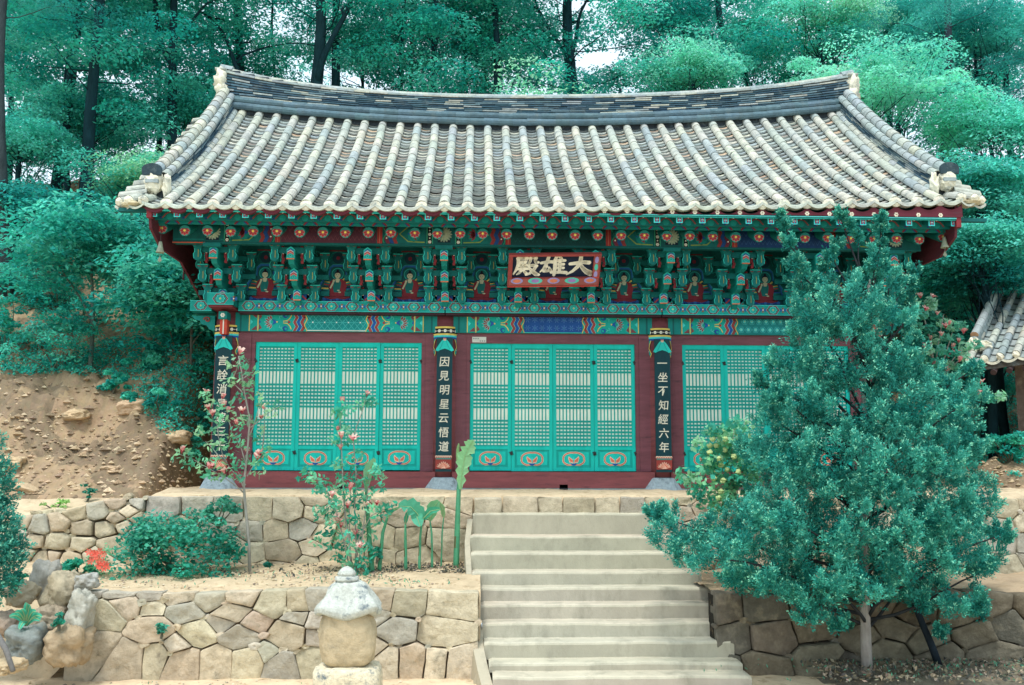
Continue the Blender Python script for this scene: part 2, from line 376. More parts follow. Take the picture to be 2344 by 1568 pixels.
# ---------------------------------------------------------------- steps
EDGE = [1174,1226,1265,1308,1346,1384,1426,1469,1518,1549]
LX = [1082,1076,1078,1081,1096,1099,1104,1108,1119,1128]
RX = [1560,1577,1592,1606,1628,1646,1661,1681,1701,1722]
ST = thing('concrete_steps', 'worn pale concrete stairway of ten steps leading up to the hall', 'stairs', (1.0, -2.6, ZG))
STEPC = L(170,167,151)
pz = [Z(e, EY+13.35-.3*i) for i, e in enumerate(EDGE)]
for i in range(10):
    yf = EY+13.35-.3*i; yb = yf+.36 if i else YU+.05
    z1 = pz[i]; z0 = pz[i+1]-.02 if i < 9 else ZG-.1
    xl = X(LX[i], yf, EDGE[i]); xr_ = X(RX[i], yf, EDGE[i]); n = 60; mb = MB(); V = []; rows = [(0,z0),(0,z1-.03),(.008,z1-.010),(.03,z1),(.12,z1+.002),(yb-yf,z1)]
    for j, (dy, z) in enumerate(rows):
        for k in range(n+1):
            x = xl+(xr_-xl)*k/n; w = nz(x, i*3.1, .8, .014, 7)+nz(x, i*7.7, 5, .004, 1)
            e = min(k, n-k); ro = -.012 if e == 0 else 0
            wy = nz(x, i*5.3+20, 1.1, .013, 2)
            V.append((x, yf+dy+(wy if j < 5 else 0)+(.012 if e == 0 and j < 5 else 0), z+(w if j else 0)*(1 if j < 5 else .3)+(ro if j else 0)))
    fs = [(a*(n+1)+k, a*(n+1)+k+1, (a+1)*(n+1)+k+1, (a+1)*(n+1)+k) for a in range(5) for k in range(n)]
    c1 = vary(STEPC, .05); mb.add(V, fs, [c1]*n+[L(184,180,162)]*n+[vary(L(192,186,166), .03)]*(3*n))
    for k in (0, n):                           # side faces down to the ground
        x = xl if k == 0 else xr_
        mb.add([V[a*(n+1)+k] for a in (1,2,3,4,5)]+[(x, yb, ZG-.1), (x, yf+.012, ZG-.1)], [(0,1,2,3,4,5,6)], STEPC)
    mb.build('step', 'concrete', ST, smooth=False)
# low cement apron down the left flank of the stairway
mb = MB(); pa = []
for i in range(10):
    yf = EY+13.35-.3*i; xl = X(LX[i], yf, EDGE[i]); pa.append((xl, yf, pz[i]))
mb2 = [(x-.02, y, z-.06) for x, y, z in pa]
for (a, b) in zip(mb2, mb2[1:]):
    w = .10 if a[1] < YL+.1 else .05
    mb.hexa([(a[0]-w-.03, b[1], ZG-.1), (a[0]+.03, b[1], ZG-.1), (a[0]+.03, a[1], ZG-.1), (a[0]-w-.03, a[1], ZG-.1)],
            [(b[0]-w, b[1], b[2]-.02), (b[0]+.02, b[1], b[2]-.02), (a[0]+.02, a[1], a[2]-.02), (a[0]-w, a[1], a[2]-.02)], L(178,170,150))
mb.build('side_curb', 'concrete', ST)
# ---------------------------------------------------------------- painter: thin coats of paint on a surface
class Paint(MB):
    def __init__(s, o, u=(1,0,0), v=(0,0,1), n=(0,-1,0), fn=None):
        super().__init__(); s.o, s.u, s.v_, s.n = Vector(o), Vector(u), Vector(v), Vector(n); s.fn = fn
    def P(s, a, b, l=1):
        if s.fn: return s.fn(a, b, .0022*l)
        return s.o+s.u*a+s.v_*b+s.n*(.0022*l)
    def pg(s, pts, col, l=1): s.poly([s.P(a, b, l) for a, b in pts], col)
    def rect(s, a0, a1, b0, b1, col, l=1, n=1):
        for i in range(n):
            x0 = a0+(a1-a0)*i/n; x1 = a0+(a1-a0)*(i+1)/n
            s.pg([(x0,b0),(x1,b0),(x1,b1),(x0,b1)], col, l)
    def disc(s, a, b, r, col, l=1, n=12, ry=None):
        ry = ry or r; s.pg([(a+r*math.cos(t*2*math.pi/n), b+ry*math.sin(t*2*math.pi/n)) for t in range(n)], col, l)
    def line(s, pts, w, col, l=1, closed=False):
        p = list(pts); n = len(p)
        if closed: p = p+[p[0], p[1]]; 
        m = len(p)-1-(1 if closed else 0)
        N = []
        for i in range(len(p)):
            a = p[max(i-1,0)]; b = p[min(i+1, len(p)-1)]; dx, dy = b[0]-a[0], b[1]-a[1]; k = math.hypot(dx, dy) or 1
            N.append((-dy/k, dx/k))
        if closed: N[0] = N[n]
        for i in range(m):
            (x0,y0),(x1,y1) = p[i], p[i+1]; w0 = w[i] if hasattr(w, '__len__') else w; w1 = w[min(i+1, len(w)-1)] if hasattr(w, '__len__') else w
            n0, n1 = N[i], N[i+1]
            s.pg([(x0+n0[0]*w0/2,y0+n0[1]*w0/2),(x0-n0[0]*w0/2,y0-n0[1]*w0/2),(x1-n1[0]*w1/2,y1-n1[1]*w1/2),(x1+n1[0]*w1/2,y1+n1[1]*w1/2)], col, l)
    def flower(s, a, b, r, n, col, mid, l=1, edge=None, rot=0.):
        for k in range(n):
            t = rot+2*math.pi*k/n; ct, st = math.cos(t), math.sin(t)
            def q(x, y, f=1): return (a+(x*ct-y*st)*f, b+(x*st+y*ct)*f)
            w = r*math.sin(math.pi/n)*.95
            sh = [(r*.12,0),(r*.55,-w*.85),(r*.85,-w*.6),(r,0),(r*.85,w*.6),(r*.55,w*.85)]
            if edge: s.pg([q(x*1.0+r*.02, y*1.15) for x, y in sh], edge, l); s.pg([q(r*.15+x*.76, y*.72) for x, y in sh], col, l+1)
            else: s.pg([q(x, y) for x, y in sh], col, l)
        s.disc(a, b, r*.2, mid, l+2, 8)
    def lotus(s, a, b, w, h, c1, c2, edge, l=1):
        pet = [(-.95,.35,-.1),(.95,.35,.1),(-.6,.7,0),(.6,.7,0),(-.28,.92,0),(.28,.92,0),(0,1,0)]
        for x, t, _ in pet:
            def q(u_, v_): return (a+w/2*(x*v_+u_*.30*math.sin(math.pi*min(1, v_*.9+.1))), b+h*(t*v_))
            l += .12; o = [q(-1,.25),q(-1,.6),q(0,1.0),q(1,.6),q(1,.25),q(0,0)]
            cx = sum(p[0] for p in o)/6; cy = sum(p[1] for p in o)/6
            s.pg(o, edge, l); s.pg([(cx+(p[0]-cx)*.74, cy+(p[1]-cy)*.78) for p in o], c1 if x else c2, l+1)
# ---------------------------------------------------------------- the hall
HALL = thing('temple_hall', 'long single-storey wooden hall with a curved grey tile roof and painted green and red front', 'temple', (0, 2.1, ZP))
COLX = [-4.8, -1.6, 1.6, 4.8]
YR, YE = 2.1, -1.80
def fitz(pts, Y, deg):
    P_ = [at(a, b, Y) for a, b in pts]; k = np.polyfit([p.x for p in P_], [p.z for p in P_], deg); return lambda x: float(np.polyval(k, x))
zr = fitz([(540,247),(700,264),(859,275),(1060,285),(1183,286),(1472,281),(1738,268),(1907,255)], YR, 2)
ze = fitz([(383,462),(620,466),(1126,468),(1420,469),(1697,466),(2148,456)], YE, 2)
ztop = fitz([(512,153),(700,190),(900,207),(1172,217),(1450,213),(1700,199),(1940,167)], YR, 4)
XA, XB = X(381, YE, 465), X(2150, YE, 460)
NR = 35; SPX = (XB-XA)/(NR-1)
XM = (XA+XB)/2
SAG = .15
def rz(x, t): return zr(x)+(ze(x)-zr(x))*t-SAG*4*t*(1-t)-.035
def ry(t, side): return YR+(YE-YR)*t if side < 0 else YR+(YR-YE)*t
TC = [L(184,184,170), L(176,179,168), L(158,168,166), L(148,160,162), L(168,174,166), L(190,188,174)]
TD = [L(58,86,100), L(72,98,112), L(48,74,90), L(100,126,136)]
roof = MB(); roof.box(XA-.2, XB+.2, YR-.1, YR+.1, 0, .01, BLACK) if False else None
# boards under the tiles
for side in (-1, 1):
    n = 12; xs = lin(XA-.30, XB+.30, 30)
    for i in range(len(xs)-1):
        for j in range(n):
            t0, t1 = .96*j/n, .96*(j+1)/n; a, b = xs[i], xs[i+1]
            roof.hexa([(a, ry(t0,side), rz(a,t0)-.12), (b, ry(t0,side), rz(b,t0)-.12), (b, ry(t1,side), rz(b,t1)-.11), (a, ry(t1,side), rz(a,t1)-.11)],
                      [(a, ry(t0,side), rz(a,t0)-.085), (b, ry(t0,side), rz(b,t0)-.085), (b, ry(t1,side), rz(b,t1)-.075), (a, ry(t1,side), rz(a,t1)-.075)], L(110,100,88))
ROOF = roof.build('roof', 'soil', HALL)
pan = MB(); NP = 33; AR = 6
for side in (-1, 1):
    for i in range(-1, NR):
        x0 = XA+SPX*(i+.5); hw = SPX*.5
        if i == -1 or i == NR-1: hw = SPX*.5
        for k in range(NP if side < 0 else 12):
            N_ = NP if side < 0 else 12
            t1 = (k+1)/N_; t0 = k/N_; c = vary(random.choice(TC[:5] if random.random() < .75 else [L(184,162,138), L(150,142,132)]), .10)
            tl = random.uniform(-.006,.006); rise = .040+random.uniform(-.010,.010)
            V = []
            for (t, dz) in ((t0, .0), (t1, rise), (t1+.002, rise-.024)):
                for m in range(AR+1):
                    u = -1+2*m/AR; x = x0+u*hw
                    t_ = t+(.006 if t > t0 else 0)*(1-u*u)
                    V.append((x, ry(t_, side), rz(x, min(t_, 1))+dz-.055*(1-u*u)+tl*u))
            n = AR+1
            fs = [(m, m+1, m+1+n, m+n) for m in range(AR)]+[(m+n, m+1+n, m+1+2*n, m+2*n) for m in range(AR)]
            if side > 0: fs = [tuple(reversed(f)) for f in fs]
            pan.add(V, fs, [c]*AR+[vary(L(112,118,114), .15)]*AR)
        # drooping lip of the eave tile
        V = []
        for m in range(11):
            u = -1+2*m/10; x = x0+u*hw; zc = rz(x, 1)+.030-.066*(1-u*u)
            for yy, zz in ((0, .035), (-.05*(1 if side < 0 else -1), .012), (-.055*(1 if side < 0 else -1), -.030), (.03*(1 if side < 0 else -1), -.034)):
                V.append((x, ry(1, side)+yy, zc+zz))
        pan.add(V, [(m*4+j, m*4+j+1, m*4+5+j, m*4+4+j) for m in range(10) for j in range(3)], vary(L(176,182,170), .1))
pan.build('pan_tiles', 'tile', ROOF)
cov = MB()
def halfcyl(mb, a, b, ra, rb, col, n=8, up=Vector((0,0,1)), span=1.0, capb=None):
    a, b = Vector(a), Vector(b); t = (b-a).normalized(); s_ = t.cross(up).normalized(); w = s_.cross(t)
    V = []
    for p, r in ((a, ra), (b, rb)):
        for k in range(n+1):
            th = math.pi*(-.5*(span-1)+span*k/n); V.append(p+s_*math.cos(th)*r+w*math.sin(th)*r)
    mb.add(V, [(k, k+1, k+n+2, k+n+1) for k in range(n)], col)
    if capb: mb.add([V[n+1+k] for k in range(n+1)], [tuple(range(n+1))], capb); mb.add([V[k] for k in range(n+1)], [tuple(reversed(range(n+1)))], col)
    else: mb.add([V[n+1+k] for k in range(n+1)]+[b+s_*math.cos(math.pi*(-.5*(span-1)+span*k/n))*rb*.8+w*math.sin(math.pi*(-.5*(span-1)+span*k/n))*rb*.8 for k in range(n+1)],
                [(k, k+1, k+n+2, k+n+1) for k in range(n)], tuple(x*.8 for x in col))
for side in (-1, 1):
    for i in range(NR):
        x = XA+SPX*i; NT = 13; ph = random.uniform(0, .03); base = random.random()
        for k in range(NT):
            t0 = max(0, k/NT-ph*.5); t1 = min(1, (k+1)/NT-(ph*.5 if k < NT-1 else 0)); jx = random.uniform(-.006,.006); jr = random.uniform(-.002,.003)
            q = .44+.55*mnoise.noise(Vector((i*.9, k*.38, 3)))+.30*(random.random()-.5)+.12*(base-.5); idx = 0 if q < .30 else 1 if q < .46 else 4 if q < .60 else 2 if q < .80 else 3
            if k > NT-2: idx = random.choice([0,0,1,5])
            halfcyl(cov, (x+jx, ry(t0, side), rz(x, t0)+.022), (x+jx+random.uniform(-.004,.004), ry(t1, side), rz(x, t1)+.022+.005), .065+jr, .069+jr, vary(TC[idx], .06), span=1.08)
        # lime plaster plug closing the last cover tile
        c = L(206,203,184); yy = ry(1, side); V = []
        for rr, dy, dz in ((.076, .02, .0), (.080, -.012, -.012), (.070, -.034, -.02), (.035, -.046, -.022)):
            for m in range(14):
                th = 2*math.pi*m/14; V.append((x+math.cos(th)*rr*(1+.05*math.sin(3*th+i)), yy+(dy if side < 0 else -dy), rz(x, 1)+.022+math.sin(th)*rr*.92+dz))
        fs = [(a*14+m, a*14+(m+1) % 14, (a+1)*14+(m+1) % 14, (a+1)*14+m) for a in range(3) for m in range(14)]+[tuple(range(42, 56))]
        cov.add(V, fs, vary(c, .07))
cov.build('cover_tiles', 'tile', ROOF, smooth=False)
# main ridge
rid = MB(); XRA, XRB = X(512, YR, 160), X(1945, YR, 170)
NS = 44
def rbase(x): return zr(x)-.05
for i in range(NS):
    xa = XRA+.10+(XRB-XRA-.2)*i/NS; xb = XRA+.10+(XRB-XRA-.2)*(i+1)/NS
    for sg in (-1, 1):
        for (dy, dz, r) in ((.185, .03, .062), (.150, .145, .062)):
            c = vary(L(88,112,122), .14); j = random.uniform(-.005,.005)
            rid.tube([(xa, YR+sg*dy, rbase(xa)+dz+j), (xb+.004, YR+sg*dy, rbase(xb)+dz+j)], [r, r*.95], 10, c)
    c = vary(random.choice(TC[1:5]), .1)
    halfcyl(rid, (xa, YR, ztop(xa)-.085), (xb+.01, YR, ztop(xb)-.082), .082, .078, c, 8, capb=c)
    rid.box(xa, xb, YR-.05, YR+.05, rbase(xa)-.1, ztop(xa)-.09, TD[0])
NL = 9
for l in range(NL):
    x = XRA+.02+random.uniform(-.12, 0)
    while x < XRB-.04:
        ln = random.uniform(.26,.34); xe = min(x+ln, XRB-.02)
        xs_ = max(x, XRA+.04)
        def zz(xx, l): lo = rbase(xx)+.20; hi = ztop(xx)-.085; return lo+(hi-lo)*l/NL
        hw = .165-.004*l+random.uniform(-.008,.008)+(.02 if l == NL-1 else 0)
        th = .55+(.2 if l == NL-1 else 0)
        c = vary(random.choice(TD if random.random() < .8 else TC[1:4]) if l < NL-1 else random.choice(TC[1:4]), .15); j = random.uniform(-.004,.004)
        z0a, z1a, z0b, z1b = zz(xs_, l)+j, zz(xs_, l)+(zz(xs_, l+1)-zz(xs_, l))*th+j, zz(xe, l)-j, zz(xe, l)+(zz(xe, l+1)-zz(xe, l))*th-j
        if xe > xs_+.03: rid.hexa([(xs_, YR-hw, z0a), (xe-.004, YR-hw, z0b), (xe-.004, YR+hw, z0b), (xs_, YR+hw, z0a)], [(xs_, YR-hw, z1a), (xe-.004, YR-hw, z1b), (xe-.004, YR+hw, z1b), (xs_, YR+hw, z1a)], c)
        x += ln
core = L(58,66,72)
for i in range(NS):
    xa = XRA+.06+(XRB-XRA-.12)*i/NS; xb = XRA+.06+(XRB-XRA-.12)*(i+1)/NS+.002
    rid.box(xa, xb, YR-.12, YR+.12, rbase(xa)-.1, ztop(xa)-.1, core)
rid.build('ridge', 'tile', ROOF)
def blob(mb, pts, ctr, ax, col, rings=((1,.0),(1.02,.5),(.9,.9),(.5,1.05)), n=28, sd_=0.):
    """lumpy pad: outline pts (2-D) around ctr, pushed along ax"""
    pass
def lump(mb, c, r, col, n=10, m=7, a=.18, s=3., sd_=0., flat=None):
    c = Vector(c); V = []
    for i in range(m+1):
        ph = math.pi*i/m
        for k in range(n):
            th = 2*math.pi*k/n; d = Vector((math.sin(ph)*math.cos(th), math.sin(ph)*math.sin(th), math.cos(ph)))
            f = 1+a*mnoise.noise(d*s+Vector((sd_, sd_, 0)))*1.6
            V.append((c.x+d.x*r[0]*f, c.y+d.y*r[1]*f, c.z+d.z*r[2]*f))
    mb.add(V, [(i*n+k, (i+1)*n+k, (i+1)*n+(k+1) % n, i*n+(k+1) % n) for i in range(m) for k in range(n)], col)
PLA = L(220,216,196)
for x, px in ((XRA, -1), (XRB, 1)):
    mb = MB(); zt = ztop(x)
    lump(mb, (x+px*.01, YR-.04, zt-.28), (.125, .22, .21), PLA, 16, 12, .25, 2.5, 3+px)
    lump(mb, (x-px*.02, YR-.10, zt-.50), (.12, .20, .16), PLA, 14, 10, .3, 2.5, 9+px)
    lump(mb, (x-px*.06, YR-.08, zt-.66), (.06, .12, .10), PLA, 12, 8, .3, 2.5, 2+px)
    halfcyl(mb, (x-px*.16, YR, zt-.085), (x+px*.05, YR, zt-.045), .088, .092, TC[3], 8, capb=TD[2])
    mb.box(x-.10, x+.08, YR-.19, YR+.19, zt-.125, zt-.085, TC[4])
    mb.build('ridge_end', 'tile', ROOF, smooth=True, label='lumpy white plaster cap closing the ridge end')
# descending gable ridges with lower end caps and short side tiles
for sg, xrow in ((-1, XA), (1, XB)):
    xg = xrow+sg*.27; mb = MB(); T0, T1 = .04, .90
    def pth(t, dx, dz, side=-1): return Vector((xg+sg*dx, ry(t, side), rz(xg, t)+dz))
    for side in (-1, 1):
        mb = MB(); n = 18
        for k in range(n):
            t0 = T0+(T1-T0)*k/n; t1 = T0+(T1-T0)*(k+1)/n
            hb = lambda t: 1.15-.22*t
            c = vary(random.choice([TC[2], TC[3], TC[4], TC[1], TC[0]]), .09)
            halfcyl(mb, pth(t0, .03, .36*hb(t0), side), pth(t1, .03, .36*hb(t1)+.006, side), .078, .086, c, 8, span=1.1)
            if k % 1 == 0:
                c = vary(random.choice([TC[2], TC[3], TC[4]]), .09)
                halfcyl(mb, pth(t0, -.085, .275*hb(t0), side), pth(t1, -.085, .275*hb(t1)+.006, side), .060, .066, c, 7, span=1.1)
            c = vary(random.choice([TC[4], TC[1], TC[2]]), .1)
            halfcyl(mb, pth(t0, -.15, .03, side), pth(t1, -.15, .036, side), .060, .064, c, 7, span=1.1)
            a, b = pth(t0, 0, .0, side), pth(t1, 0, .0, side)
            mb.hexa([(xg-.09, a.y, a.z-.05), (xg+.09, a.y, a.z-.05), (xg+.09, b.y, b.z-.05), (xg-.09, b.y, b.z-.05)][::1], [(xg-.09, a.y, a.z+.33*hb(t0)), (xg+.09, a.y, a.z+.33*hb(t0)), (xg+.09, b.y, b.z+.33*hb(t1)), (xg-.09, b.y, b.z+.33*hb(t1))], core)
        for l in range(6):
            t = T0+random.uniform(0,.02)
            while t < T1-.01:
                te = min(t+random.uniform(.05,.075), T1); hb = 1.15-.22*t; z0 = (.075+.032*l)*hb; z1 = z0+.020; w = .155-.010*l+random.uniform(-.012,.012)
                a, b = pth(t, 0, 0, side), pth(te-.002, 0, 0, side); c = vary(random.choice(TC[2:5] if random.random() < .45 else TD), .15); j = random.uniform(-.006,.006)
                mb.hexa([(xg-w, a.y, a.z+z0+j), (xg+w, a.y, a.z+z0+j), (xg+w, b.y, b.z+z0-j), (xg-w, b.y, b.z+z0-j)], [(xg-w, a.y, a.z+z1+j), (xg+w, a.y, a.z+z1+j), (xg+w, b.y, b.z+z1-j), (xg-w, b.y, b.z+z1-j)], c)
                t = te
        mb.build('gable_ridge', 'tile', ROOF)
    # end cap (front only is seen, back mirrored)
    for side in (-1, 1):
        mb = MB(); e = pth(T1, 0, 0, side); d = side
        lump(mb, (xg+sg*.02, e.y+d*.05, e.z+.17), (.125, .10, .16), PLA, 14, 10, .2, 2.5, 4.4+sg)
        mb.box(xg-.085+sg*.02, xg+.085+sg*.02, e.y+d*.155, e.y+d*.10, e.z+.14, e.z+.19, TC[3])
        lump(mb, (xg-sg*.15, e.y+d*.03, e.z+.11), (.055, .10, .17), PLA, 12, 9, .25, 3, 1.4+sg)
        # dark arched cap tile facing outward
        V = []; n = 10
        for yy in (0, .035*d):
            for k in range(n+1):
                th = math.pi*k/n; V.append((xg+sg*.03+math.cos(th)*.135, e.y+d*.10+yy, e.z+.33+math.sin(th)*.085))
            V += [(xg+sg*.03-.125, e.y+d*.10+yy, e.z+.25), (xg+sg*.03+.125, e.y+d*.10+yy, e.z+.25)]
        m = n+3
        mb.add(V, [tuple(range(m)), tuple(reversed(range(m, 2*m)))]+[(k, (k+1) % m, (k+1) % m+m, k+m) for k in range(m)], L(48,66,74))
        mb.build('end_cap', 'tile', ROOF, smooth=False, label='white plaster end of the gable ridge under a dark arched tile')
    for side in (-1, 1):
        mb = MB(); d = side; eT = 1.0; zz = rz(xg, 1)+.03; yy = ry(1, side)
        for (dx, dy, ex, ey, dz) in ((.02, -.36, .03, .0, .0), (.10, -.30, .22, -.02, .0), (.12, -.40, .38, -.16, .01)):
            a = (xg+sg*dx, yy+d*dy, zz+.14+dz); b = (xg+sg*ex, yy+d*ey, zz+.02+dz)
            halfcyl(mb, a, b, .062, .074, vary(TC[1], .08), 8, span=1.1)
            lump(mb, b, (.068, .06, .062), PLA, 12, 8, .15, 3, dx*9)
        for (ex, ey) in ((.12, .02), (.32, -.08)):
            V = []
            for m in range(7):
                u = -1+m/3; V += [(xg+sg*(ex+u*.12), yy+d*(ey+u*-.04), zz-.02-.055*(1-u*u)), (xg+sg*(ex+u*.12), yy+d*(ey+u*-.04), zz-.05-.055*(1-u*u)), (xg+sg*(ex+u*.10-.05), yy+d*(ey-.25), zz+.03-.05*(1-u*u))]
            mb.add(V, [(m*3+a_, m*3+3+a_, m*3+3+b_, m*3+b_) for m in range(6) for a_, b_ in ((0,1),(2,0))], vary(L(176,182,170), .1))
        lump(mb, (xg+sg*.20, yy-d*.12, zz-.02), (.16, .15, .05), L(190,180,150), 12, 6, .2, 3, 3.3)
        # short rows running out over the gable edge
        n = 13
        for k in range(n):
            t = .92-k*.066
            if t < .08: break
            a = Vector((xg+sg*.08, ry(t, side), rz(xg, t)+.06)); b = a+Vector((sg*.36, 0, -.06))
            halfcyl(mb, a, b, .06, .068, vary(TC[1], .1), 7, span=1.1); lump(mb, b, (.03, .062, .058), PLA, 8, 6, .1, 3, k)
            V = []
            for q in range(5):
                u = -1+q/2; V += [(a.x, a.y+u*.13, a.z-.04-.045*(1-u*u)), (b.x+sg*.02, a.y+u*.13, b.z-.04-.045*(1-u*u)), (b.x+sg*.02, a.y+u*.13, b.z-.07-.045*(1-u*u))]
            mb.add(V, [(q*3+a_, q*3+3+a_, q*3+3+b_, q*3+b_) for q in range(4) for a_, b_ in ((0,1),(1,2))], TC[3])
        mb.build('side_tiles', 'tile', ROOF)
# ---------------------------------------------------------------- gable boards and body
XW = [X(346, -1.7, 500), X(2185, -1.7, 490)]
for sg, xw in ((-1, XW[0]), (1, XW[1])):
    lo = [( -1.70, Z(500,-1.75)-.0), (-1.66, Z(530,-1.7)), (-1.2, Z(575,-1.3)), (-.3, 2.96), (1.0, 2.55), (2.1, 2.45)]
    up = [(ry(t, -1), rz(xw, t)-.05) for t in lin(.98, 0, 12)]
    hf = lo+[p for p in reversed(up)]
    outl = [(xw, y, z) for y, z in lo]+[(xw, 2*YR-y, z) for y, z in reversed(lo[:-1])]+[(xw, 2*YR-y, z) for y, z in up[:-1]]+[(xw, y, z) for y, z in reversed(up)]
    mb = MB(); mb.extrude(outl, (sg*.035, 0, 0), L(92,40,50))
    for k in range(9):
        y = -1.3+k*.42; mb.box(xw+sg*.036, xw+sg*.05, y-.02, y+.02, 3.05 if k < 3 else 2.75, rz(xw, (YR-y)/(YR-YE))-.08 if y < YR else 4, L(80,34,44)) if y < YR-.1 else None
    mb.build('gable_board', 'wood', HALL)
    mb = MB(); mb.box(xw-.03, xw+.035, -1.80, -1.72, Z(508,-1.78), Z(483,-1.78), L(128,46,52)); mb.box(xw+sg*.02, xw+sg*.42, -1.74, -1.66, Z(496,-1.7), Z(488,-1.7), TEALDD)
    mb.box(xw+sg*.30, xw+sg*.42, -1.7, 2*YR+1.7, Z(496,-1.7)-.0, Z(488,-1.7), TEALDD) if False else None
    mb.build('eave_corner_post', 'paint', HALL)
zP0 = Z(1121, -.3); zC0 = Z(1096, -.1)
mb = MB()
zT_ = Z(560, 0)
for sg in (-1, 1):
    mb.box(sg*4.8-.06, sg*4.8+.06, .2, 4.1, zP0-.05, 3.6, L(176,160,130))
mb.box(-4.8, 4.8, 4.02, 4.14, zP0-.05, 3.6, L(176,160,130)); mb.box(-4.9, 4.9, -.02, 4.2, 3.05, 3.12, TEALDD)
mb.build('plaster_wall', 'stone', HALL)
# columns
CH = Z(712, -.1)
colm = []
for i, cx in enumerate(COLX):
    mb = MB(); r = .195; mb.lathe([(r*1.02, zC0-.02), (r, zC0+1.0), (r*.93, Z(716,-.1)-.02)], (cx, .04, 0), 28, L(124,68,72))
    o = mb.build('column', 'wood', HALL, smooth=True); colm.append(o)
    mb = MB(); b = zP0-.03; n = 24; a = zC0+.02
    mb.lathe([(.33, b), (.31, b+.03), (.235, a-.015), (.22, a)], (cx, .04, 0), 12, L(150,166,174), sq=.7)
    mb.build('base_stone', 'granite', HALL)
mb = MB(); mb.box(-4.86, 4.86, -.14, .1, zP0-.08, Z(1106,-.12), L(152,166,172))
for cx in (-3.15, .08, 3.3): pass
mb.build('cement_plinth', 'concrete', HALL)
for px0, px1 in ((772,790),(1281,1300)):
    m_ = MB(); m_.box(X(px0,-.16,1115), X(px1,-.16,1115), -.15, -.05, Z(1122,-.15), Z(1109,-.15), BLACK); m_.build('vent_opening', 'metal', HALL)
# ---------------------------------------------------------------- door bays
zS0, zS1 = Z(1117, -.12)+.0, Z(1079, -.10)      # sill beam
zD1 = Z(787, -.05); zL1 = Z(763, -.05)
BAYS = [(-4.8,-1.6),(-1.6,1.6),(1.6,4.8)]
DX = [((581,584),(965,963)), ((1075,1076),(1455,1451)), ((1563,1561),(1945,1943))]
DG = L(20,186,152); DG2 = L(14,160,132)
def make_door(w, h):
    """one leaf: origin at its lower left corner, facing -Y"""
    t = bpy.data.objects.new('door', None); C.objects.link(t); t.empty_display_size = .1
    fr = MB(); st = .052*w/.62
    V = lambda f: h*(1-f)
    fr.box(0, st*1.0, -.045, 0, 0, h, DG); fr.box(w-st, w, -.045, 0, 0, h, DG)
    for a, b in ((0,.037),(.812,.835),(.972,1.0)): fr.box(st, w-st, -.043, -.001, V(b), V(a), DG)
    fr.box(st, w-st, -.030, -.012, V(.972), V(.835), DG2)
    fr.box(st+.03, w-st-.03, -.036, -.030, V(.955), V(.852), DG)
    fr.build('door_frame', 'paint', t)
    la = MB(); n = 10; x0, x1 = st, w-st
    for k in range(1, n): x = x0+(x1-x0)*k/n; la.box(x-.008, x+.008, -.024, -.0115, V(.812), V(.037), DG2)
    def band(a, b, m):
        for k in range(m+1):
            z = V(a)+(V(b)-V(a))*k/m; la.box(x0, x1, -.022, -.0118, z-.0140, z+.0140, DG2)
    band(.040, .222, 7); band(.335, .505, 6); band(.612, .808, 7)
    la.build('lattice', 'paint', t)
    pa = MB(); pa.box(st, w-st, -.011, -.005, V(.812), V(.037), L(240,242,228)); pa.build('paper', 'paper', t)
    p = Paint((w/2, -.036, V(.905))); a, b = w*.245, h*.048
    out = []
    for k in range(40):
        th = 2*math.pi*k/40; c, s = math.cos(th), math.sin(th); r = 1+.13*abs(math.cos(2*th+math.pi/2))**.7*(1 if s < .3 else .6)-(.10 if abs(th-3*math.pi/2) < .45 else 0)
        out.append((a*r*c*1.0, b*r*s))
    p.line(out, .026, L(232,206,178), 1, True); p.line(out, .015, L(196,104,84), 2, True)
    for sx in (-1, 1):
        p.pg([(sx*x*a*.58, z*b) for x, z in ((.05,-.75),(.75,-.55),(.95,.1),(.85,.45),(.45,.1),(.12,-.1))], L(228,196,172), 2)
        p.pg([(sx*x*a*.58, z*b) for x, z in ((.12,-.6),(.68,-.42),(.84,.1),(.78,.3),(.45,-.02),(.2,-.2))], L(206,112,88), 3)
    p.pg([(-.018,-b*.2),(.018,-b*.2),(0,b*.35)], MINT, 2)
    p.pg([(-.045,-b*.75),(.045,-b*.75),(.025,-b*1.05),(-.025,-b*1.05)], BLUE, 3)
    p.build('emblem', 'paint', t, label='painted lotus in an orange cloud-shaped ring')
    return t
def copy_tree(o, parent=None):
    c = o.copy(); C.objects.link(c); c.parent = parent
    for ch in list(o.children): copy_tree(ch, c)
    return c
proto_door = None
hw_ = L(30,36,38)
